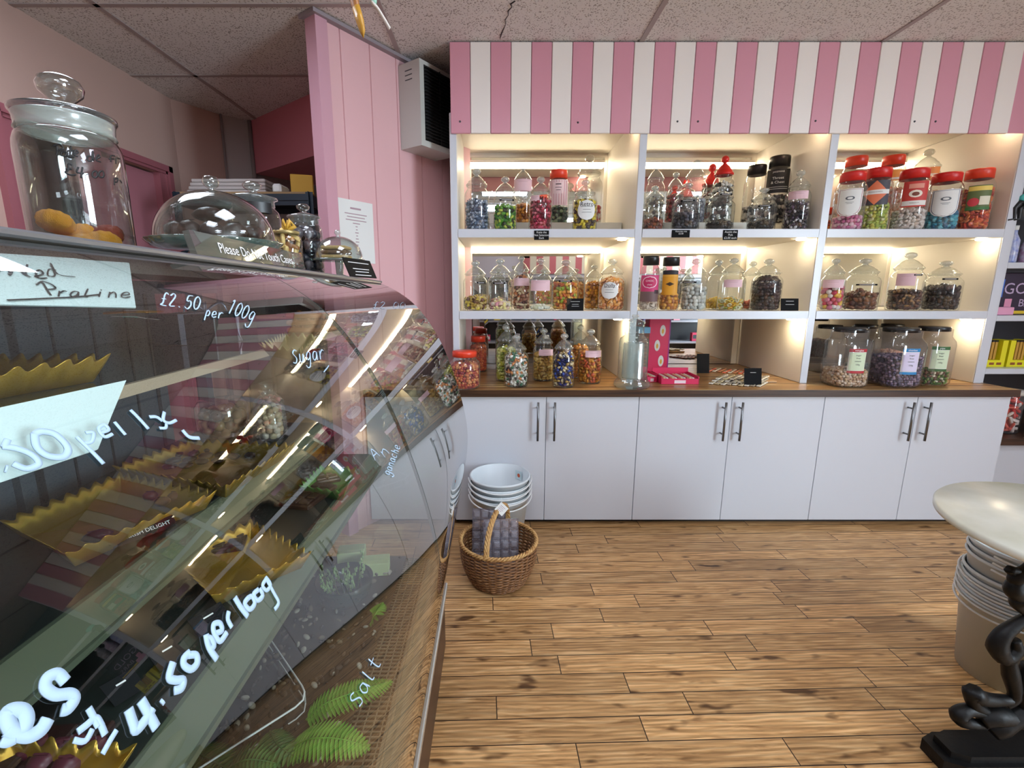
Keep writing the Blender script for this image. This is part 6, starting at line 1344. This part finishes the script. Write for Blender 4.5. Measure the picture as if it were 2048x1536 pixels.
# wicker basket
m_wick = M('wicker', (92, 58, 34), .5, var=(60, (148, 104, 64)), bump=(120, .3)); m_wick2 = M('pale_wicker', (206, 168, 108), .6, var=(70, (160, 112, 62)))
bx, by = .015, 1.950; t = thing('wicker_basket', (bx, by, .001), 'oval brown wicker basket with arched handle on the floor beside the display case', 'basket')
def brad(z): u = max(z, .004) / .20; return .110 + .060 * u ** .55 + .010 * math.sin(math.pi * min(u, 1))
b = MB(); nr = 25; NRIB = 34
for k in range(nr):
    z = .006 + k * .190 / nr; P = []
    for i in range(NRIB * 4):
        a = 2 * math.pi * i / (NRIB * 4); w = .0042 * math.sin(a * NRIB / 2 + math.pi * k); rr = brad(z) + w; P.append((rr * math.cos(a) * 1.0, rr * math.sin(a) * 1.0, z + .0008 * math.sin(a * 5 + k)))
    b.tube(P, .0043, 6, closed=True)
b.build('weave', m_wick, t)
b = MB()
for i in range(NRIB // 1):
    a = 2 * math.pi * i / NRIB; b.tube([(brad(z) * math.cos(a), brad(z) * math.sin(a), z) for z in (.004, .05, .10, .15, .195)], .0035, 6)
b.build('ribs', m_wick, t)
b = MB(); b.lathe([(0, .003), (.108, .003), (.108, .008), (0, .008)], 40); b.build('base', m_wick, t)
b = MB()
for q in range(3):
    P = []
    for i in range(160):
        a = 2 * math.pi * i / 160; ph = a * 22 + q * 2.094; rr = brad(.195) + .002 + .006 * math.cos(ph); P.append((rr * math.cos(a), rr * math.sin(a), .201 + .006 * math.sin(ph)))
    b.tube(P, .0046, 6, closed=True)
b.build('braided_rim', m_wick2, t)
A_ = Vector((-.052, -.164, .195)); B_ = Vector((.048, .166, .195)); b = MB()
for q in range(5):
    P = []
    for i in range(49):
        u = i / 48; a = math.pi * u; c = (A_ + B_) / 2; d = (B_ - A_) / 2; p = c - d * math.cos(a) + Vector((0, 0, .150 * math.sin(a) ** .8 if 0 < u < 1 else 0)); ph = u * 30 + q * 1.257
        P.append(p + Vector((math.cos(ph) * .008, 0, math.sin(ph) * .006)))
    b.tube(P, .0052, 6)
b.build('handle', m_wick2, t)
# price tag tied on the handle
p = aty(1003, 1018, by - .02); t2 = thing('price_tag', p, 'white diamond-shaped price tag tied to the basket handle', 'tag')
b = MB(); M_ = Matrix.Translation((0, 0, 0)) @ Matrix.Rotation(math.radians(-12), 4, 'X') @ Matrix.Rotation(math.radians(42), 4, 'Y'); b.box(-.0225, .0225, -.0006, .0006, -.0225, .0225, 0, M_)
for k in range(4): b.box(-.014, .012 - .004 * (k % 2), -.0012, -.0007, .010 - k * .007, .0115 - k * .007, 1, M_)
b.build('card', [m_paper, LM((150, 100, 130))], t2)
b = MB(); b.tube([(0, 0, .028), (.002, .01, .04), (0, .02, .045)], .0008, 5); b.build('string', m_paper, t2)
# clear chocolate moulds standing in the basket
m_mould = GLASS('mould_plastic', (236, 232, 238), boost=2.6, rough=.05, haze=.30, hazecol=(206, 204, 212))
def mould(c, rz, rx, w, h, nx, nz, label):
    t = thing('chocolate_mould', c, label, 'mould', None, 0); M0 = Matrix.Rotation(rz, 4, 'Z') @ Matrix.Rotation(rx, 4, 'X'); b = MB()
    b.box(-w / 2, w / 2, -.001, .001, 0, h, 0, M0)
    for i in range(nx):
        for j in range(nz):
            cx = -w / 2 + w * (i + .5) / nx; cz = h * (j + .5) / nz; s2 = min(w / nx, h / nz) * .36
            b.box(cx - s2, cx + s2, -.011, -.001, cz - s2, cz + s2, 0, M0, bev=.003)
            b.box(cx - s2 * .55, cx + s2 * .55, -.0125, -.011, cz - s2 * .55, cz + s2 * .55, 0, M0, bev=.001)
    b.build('sheet', m_mould, t)
    b = MB()
    for i in range(nx + 1): x = -w / 2 + w * i / nx; b.box(x - .0015, x + .0015, -.004, -.001, 0, h, 0, M0)
    for j in range(nz + 1): z = h * j / nz; b.box(-w / 2, w / 2, -.004, -.001, z - .0015, z + .0015, 0, M0)
    b.build('ridges', GLASS('mould_ridge', (200, 194, 204), boost=2.6, rough=.05, haze=.45, hazecol=(150, 142, 154)), t)
mould((.028, by - .045, .030), .05, -.14, .155, .275, 4, 6, 'clear plastic chocolate mould with rows of squares, front one in the basket')
mould((-.030, by + .005, .030), -.08, -.12, .150, .30, 4, 6, 'clear plastic chocolate mould behind, leaning left in the basket')
# ================================================================ MARBLE TABLE AND ITS BUCKETS
tx, ty, tz = 1.585, 1.095, .70
t = thing('pub_table', (tx, ty, 0), 'round marble-topped table with ornate black cast iron base, right edge', 'table')
b = MB(); b.lathe([(0, -.024), (.335, -.024), (.342, -.020), (.343, -.006), (.338, 0), (0, 0)], 96, (tx, ty, tz)); part('table_top', b, M('cream_marble', (232, 234, 224), .25, var=(5, (206, 206, 186))), t)
m_iron = M('black_cast_iron', (8, 8, 9), .5, spec=.3, bump=(50, .3))
b = MB(); ft = [(-.345, -.055), (-.30, -.085), (.30, -.085), (.345, -.055), (.345, .055), (.30, .085), (-.30, .085), (-.345, .055)]
b.prism([(tx + x, ty + y * .62) for x, y in ft], .002, .038); b.prism([(tx + x * .93, ty + y * .48) for x, y in ft], .038, .058); part('foot', b, m_iron, t)
def ip(px, py): q = aty(px, py, ty - .0); return (q[0], q[1], q[2])
b = MB(); b.lathe([(0, -.05), (.10, -.05), (.12, -.025), (0, -.025)], 32, (tx, ty, tz))
def sc(pts, r0, r1, seg=10): # scroll
    P = catmull([ip(*p) for p in pts], 6); n = len(P); b.tube(P, [r0 + (r1 - r0) * abs(2 * i / (n - 1) - 1) for i in range(n)], seg)
sc([(2080, 1110), (2056, 1140), (2030, 1160), (2048, 1180)], .020, .010)
sc([(2060, 1150), (2020, 1140), (2030, 1150)], .012, .006)
sc([(2090, 1180), (2040, 1165), (2028, 1180), (2046, 1196), (2080, 1196)], .022, .012)
sc([(2080, 1210), (2050, 1200), (2034, 1206), (2050, 1224)], .020, .010)
sc([(2060, 1230), (2030, 1250), (2005, 1270), (1995, 1295), (2010, 1315), (2032, 1300), (2030, 1280)], .024, .012)
sc([(2010, 1310), (2000, 1318), (2026, 1322)], .012, .008)
sc([(2040, 1300), (2020, 1320), (2022, 1350), (2030, 1390), (2010, 1410)], .020, .012)
sc([(2060, 1330), (2048, 1380), (2052, 1420)], .026, .018)
sc([(2030, 1400), (1990, 1400), (1960, 1395), (1944, 1385), (1950, 1410), (1975, 1425)], .024, .012)
sc([(1975, 1430), (1940, 1420), (1918, 1430), (1930, 1444), (1970, 1450)], .022, .012)
sc([(1960, 1440), (1990, 1430), (2040, 1440)], .030, .022)
sc([(2048, 1420), (2000, 1450), (1980, 1462)], .030, .024)
sc([(2080, 1350), (2120, 1300), (2140, 1250), (2100, 1220)], .024, .014)
q0 = [tuple(v) for v in b.v]; f0 = [list(f) for f in b.f]; o_ = len(q0)   # mirrored other half of the casting
b.add([(2 * tx - x, y, z) for x, y, z in q0], [f[::-1] for f in f0], 0, True)
b.lathe([(.036, .05), (.052, .07), (.030, .12), (.040, .20), (.026, .30), (.044, .36), (.028, .44), (.024, .56), (.04, .60), (.07, .645), (.07, .652)], 28, (tx, ty, 0)); part('scrolled_column', b, m_iron, t)
RBX, RBY = 1.768, 1.405
for i in range(8):
    nm = ('lowest', 'second', 'third', 'fourth', 'fifth', 'sixth', 'seventh', 'top')[i]
    z = i * .0235 + (.03 if i > 4 else 0)
    bucket(RBX, RBY, z, .142, .116, .285, nm + ' white plastic bucket of the stack beside the marble table', 'white buckets stacked by the marble table', (.30, .30, .30, .30, .30, .25, .25, .25)[i], (-1.2, -1.2, -1.2, -1.2, -1.2, .2, .2, .2)[i])
b = MB(); patch(b, .1440, math.radians(215), .075, .205, .255, 0, .004); patch(b, .1440, math.radians(209), .018, .225, .245, 1, .005, 'round')
for k in range(3): patch(b, .1440, math.radians(220), .035, .212 + k * .012, .217 + k * .012, 1, .005)
b.build('label', [LM((168, 164, 158)), LM((70, 66, 66))], t, label='grey printed label on the front')
# ================================================================ SHELVES AT THE FAR RIGHT
t = thing('side_shelving', (3.35, 2.85, 0), 'white shelving with grey back at the right edge beyond the worktop', 'shelving')
X0 = 2.80
b = MB(); b.box(X0, X0 + .03, 2.66, 3.28, .47, 2.5); part('upright', b, m_white, t)
b = MB(); b.box(X0 + .03, 4.25, 3.26, 3.30, .47, 2.5); part('back_board', b, M('grey_back', (92, 94, 100), .6), t)
SHZ = (.868, 1.172, 1.462, 1.80)
for z in SHZ:
    b = MB(); b.box(X0 + .03, 4.25, 2.66, 3.25, z - .032, z, bev=.002); part('shelf', b, m_white, t)
b = MB(); b.box(X0, 4.25, 2.60, 3.30, .425, .465); part('counter', b, wt_edge, t)
b = MB(); b.box(X0 + .012, 4.25, 2.66, 3.28, .01, .424); part('cupboard_body', b, m_white, t)
b = MB(); b.box(X0 + .02, X0 + .5, 2.645, 2.66, .05, .42, bev=.002); part('door', b, m_white, t)
# goods on it
x, z = aty(2010, 640, 2.70)[0], 1.172
t = thing('gold_bar_box', (X0 + .20, 2.74, z + .001), 'dark purple display box lettered GOLD BARS on the right-hand shelving', 'display box'); b = MB(); b.box(-.145, .20, 0, .14, 0, .235, bev=.003); b.build('box_body', LM((44, 28, 52)), t)
b = MB(); add_text(b, 'GOLD', .088, lambda x, y: (x + .045, -.001, y + .145)); add_text(b, 'BARS', .060, lambda x, y: (x + .09, -.001, y + .065)); b.build('lettering', LM((190, 170, 200)), t)
b = MB(); b.box(-.14, -.09, -.0014, -.0004, .03, .17, 0); b.box(-.13, -.08, -.0018, -.0006, .10, .20, 1); b.box(-.12, .19, -.0014, -.0004, .005, .022, 2); b.box(-.06, -.02, -.0022, -.001, .03, .09, 3); b.build('print', [LM((40, 130, 60)), LM((60, 110, 200)), LM((226, 190, 40)), LM((226, 150, 180))], t)
b = MB(); b.box(-.05, .05, -.02, .04, 0, .045, bev=.004); b.build('sweet_packet', LM((226, 160, 190)), label='pink and white packet in front of the dark purple box', cat='sweet packet', loc=(X0 + .095, 2.70, z + .001))
z = .868
for i in range(2):
    t = thing('liquorice_box', (X0 + .12 + i * .165, 2.72, z + .001), ('bright yellow display box with a window of brown tubes, left one', 'bright yellow display box cut by the right edge of the picture')[i], 'display box'); b = MB(); b.box(-.075, .075, 0, .10, 0, .04); b.box(-.075, -.045, 0, .10, .04, .155); b.box(.045, .075, 0, .10, .04, .155); b.box(-.075, .075, .09, .10, .04, .15); b.build('box_body', LM((232, 222, 20)), t)
    b = MB()
    for k in range(4): b.box(-.038 + k * .020, -.024 + k * .020, .02, .035, .041, .145); b.box(-.039 + k * .020, -.023 + k * .020, .019, .036, .145, .155, 1)
    b.build('tubes', [LM((196, 150, 60)), m_blk], t); b = MB()
    for k in range(3): b.box(-.055 + k * .042, -.028 + k * .042, -.001, 0, .012, .026)
    b.build('print', LM((150, 80, 30)), t)
z = 1.462
for i, (dx, h, col, l) in enumerate(((.065, .20, (110, 130, 206), 'slim blue and white bottle on the right-hand shelving'), (.155, .16, (170, 110, 150), 'short purple bottle beside the slim blue one'), (.235, .17, (120, 100, 90), 'brown jar at the right edge on the bottle shelf'))):
    t = thing('bottle', (X0 + .03 + dx, 2.72, z + .001), l, 'bottle'); b = MB(); b.lathe([(0, 0), (.028, 0), (.030, .01), (.030, h * .6), (.014, h * .78), (.012, h * .9), (0, h * .9)], 24); b.build('body', M('bottle%d' % i, col, .2, var=(40, (206, 210, 226))), t); b = MB(); b.lathe([(0.014, h * .88), (.015, h * .9), (.015, h), (0, h)], 20); b.build('cap', m_paper, t)
# black wire bird-like hook holding a turquoise ornament by the upper shelf
p = aty(2036, 424, 2.61); t = thing('black_ornament', p, 'black long-legged ornament sitting on a turquoise base at the right edge', 'ornament')
b = MB(); P = lambda *q: [tuple(Vector(aty(x, y, 2.61)) - Vector(p)) for x, y in q]
b.tube(P((2052, 402), (2040, 405), (2030, 416), (2028, 438), (2016, 440)), [.012, .012, .010, .007, .004], 8); b.tube(P((2052, 408), (2040, 418), (2038, 438), (2028, 440)), [.012, .012, .008, .004], 8); b.build('legs', m_blk, t)
b = MB(); b.ball(P((2052, 396))[0], .03, seg=16, rings=10, sc=(1, .8, .8)); b.build('body', LM((90, 206, 200)), t)
# jar of striped canes on the lower counter
for i, (dx, l) in enumerate(((.13, 'clear jar of red and white candy canes on the low counter at the right edge'), (.30, 'second clear jar of candy canes, cut by the right edge'))):
    t = thing('cane_jar', (X0 + dx, 2.76, .466), l, 'jar'); b = MB(); b.lathe([(0, 0), (.072, 0), (.078, .01), (.078, .22), (.07, .235)], 32); b.build('clear_body', m_plast, t)
    b = MB(); b.lathe([(.06, .23), (.078, .235), (.078, .26), (0, .262)], 32); b.build('lid', LM((196, 190, 182)), t)
    sweets('candy_canes', (X0 + dx, 2.76, .470), .072, .20, C((206, 40, 36), (236, 226, 220), (226, 90, 70)), .034, 'stick', 'red and white candy canes ' + ('in the jar on the low counter' if i == 0 else 'in the jar cut by the right edge'))
# ================================================================ THE SHOP BEHIND THE CAMERA (seen in the mirrors)
b = MB()
for i in range(30):
    x0 = .55 + i * .125
    if x0 > 4.2: break
    b.box(x0, x0 + .125, YF + .01, YF + .05, 1.62, 2.35, i % 2)
b.build('striped_pelmet', [M('pelmet_red', (170, 84, 84), .5), M('pelmet_cream', (196, 176, 150), .5)], label='red and cream striped board high on the opposite wall, seen in mirrors', cat='pelmet')
t = thing('dark_display_shelves', (1.9, -2.35, 0), 'dark shelves of goods against the opposite wall, seen in the mirrors', 'shelving')
b = MB(); b.box(-.3, 4.2, -2.66, -2.62, 0, 1.55); part('back_board', b, M('dark_back', (26, 24, 30), .5), t)
for z in (.35, .75, 1.12, 1.52):
    b = MB(); b.box(-.3, 4.2, -2.61, -2.2, z - .03, z, bev=.002); part('shelf', b, M('grey_shelf', (120, 116, 122), .4), t)
for i in range(22):
    z = (.35, .75, 1.12)[i % 3]; x = -.15 + i * .19; hh = .12 + .1 * ((i * 7) % 5) / 5; col = ((170, 40, 70), (206, 170, 50), (90, 70, 110), (160, 150, 150), (60, 90, 110), (190, 110, 120), (40, 36, 44))[i % 7]
    b = MB(); b.box(-.06, .06, -.05, .05, 0, hh, bev=.004); b.box(-.045, .045, .0502, .051, hh * .3, hh * .75, 1)
    b.build('gift_carton', [LM(col), LM(((230, 220, 210), (40, 40, 46))[i % 2])], label='boxed sweets on the dark shelves opposite, reflected in the mirrors', cat='carton', group='boxed sweets on the opposite shelves', loc=(x, -2.38, z + .001))
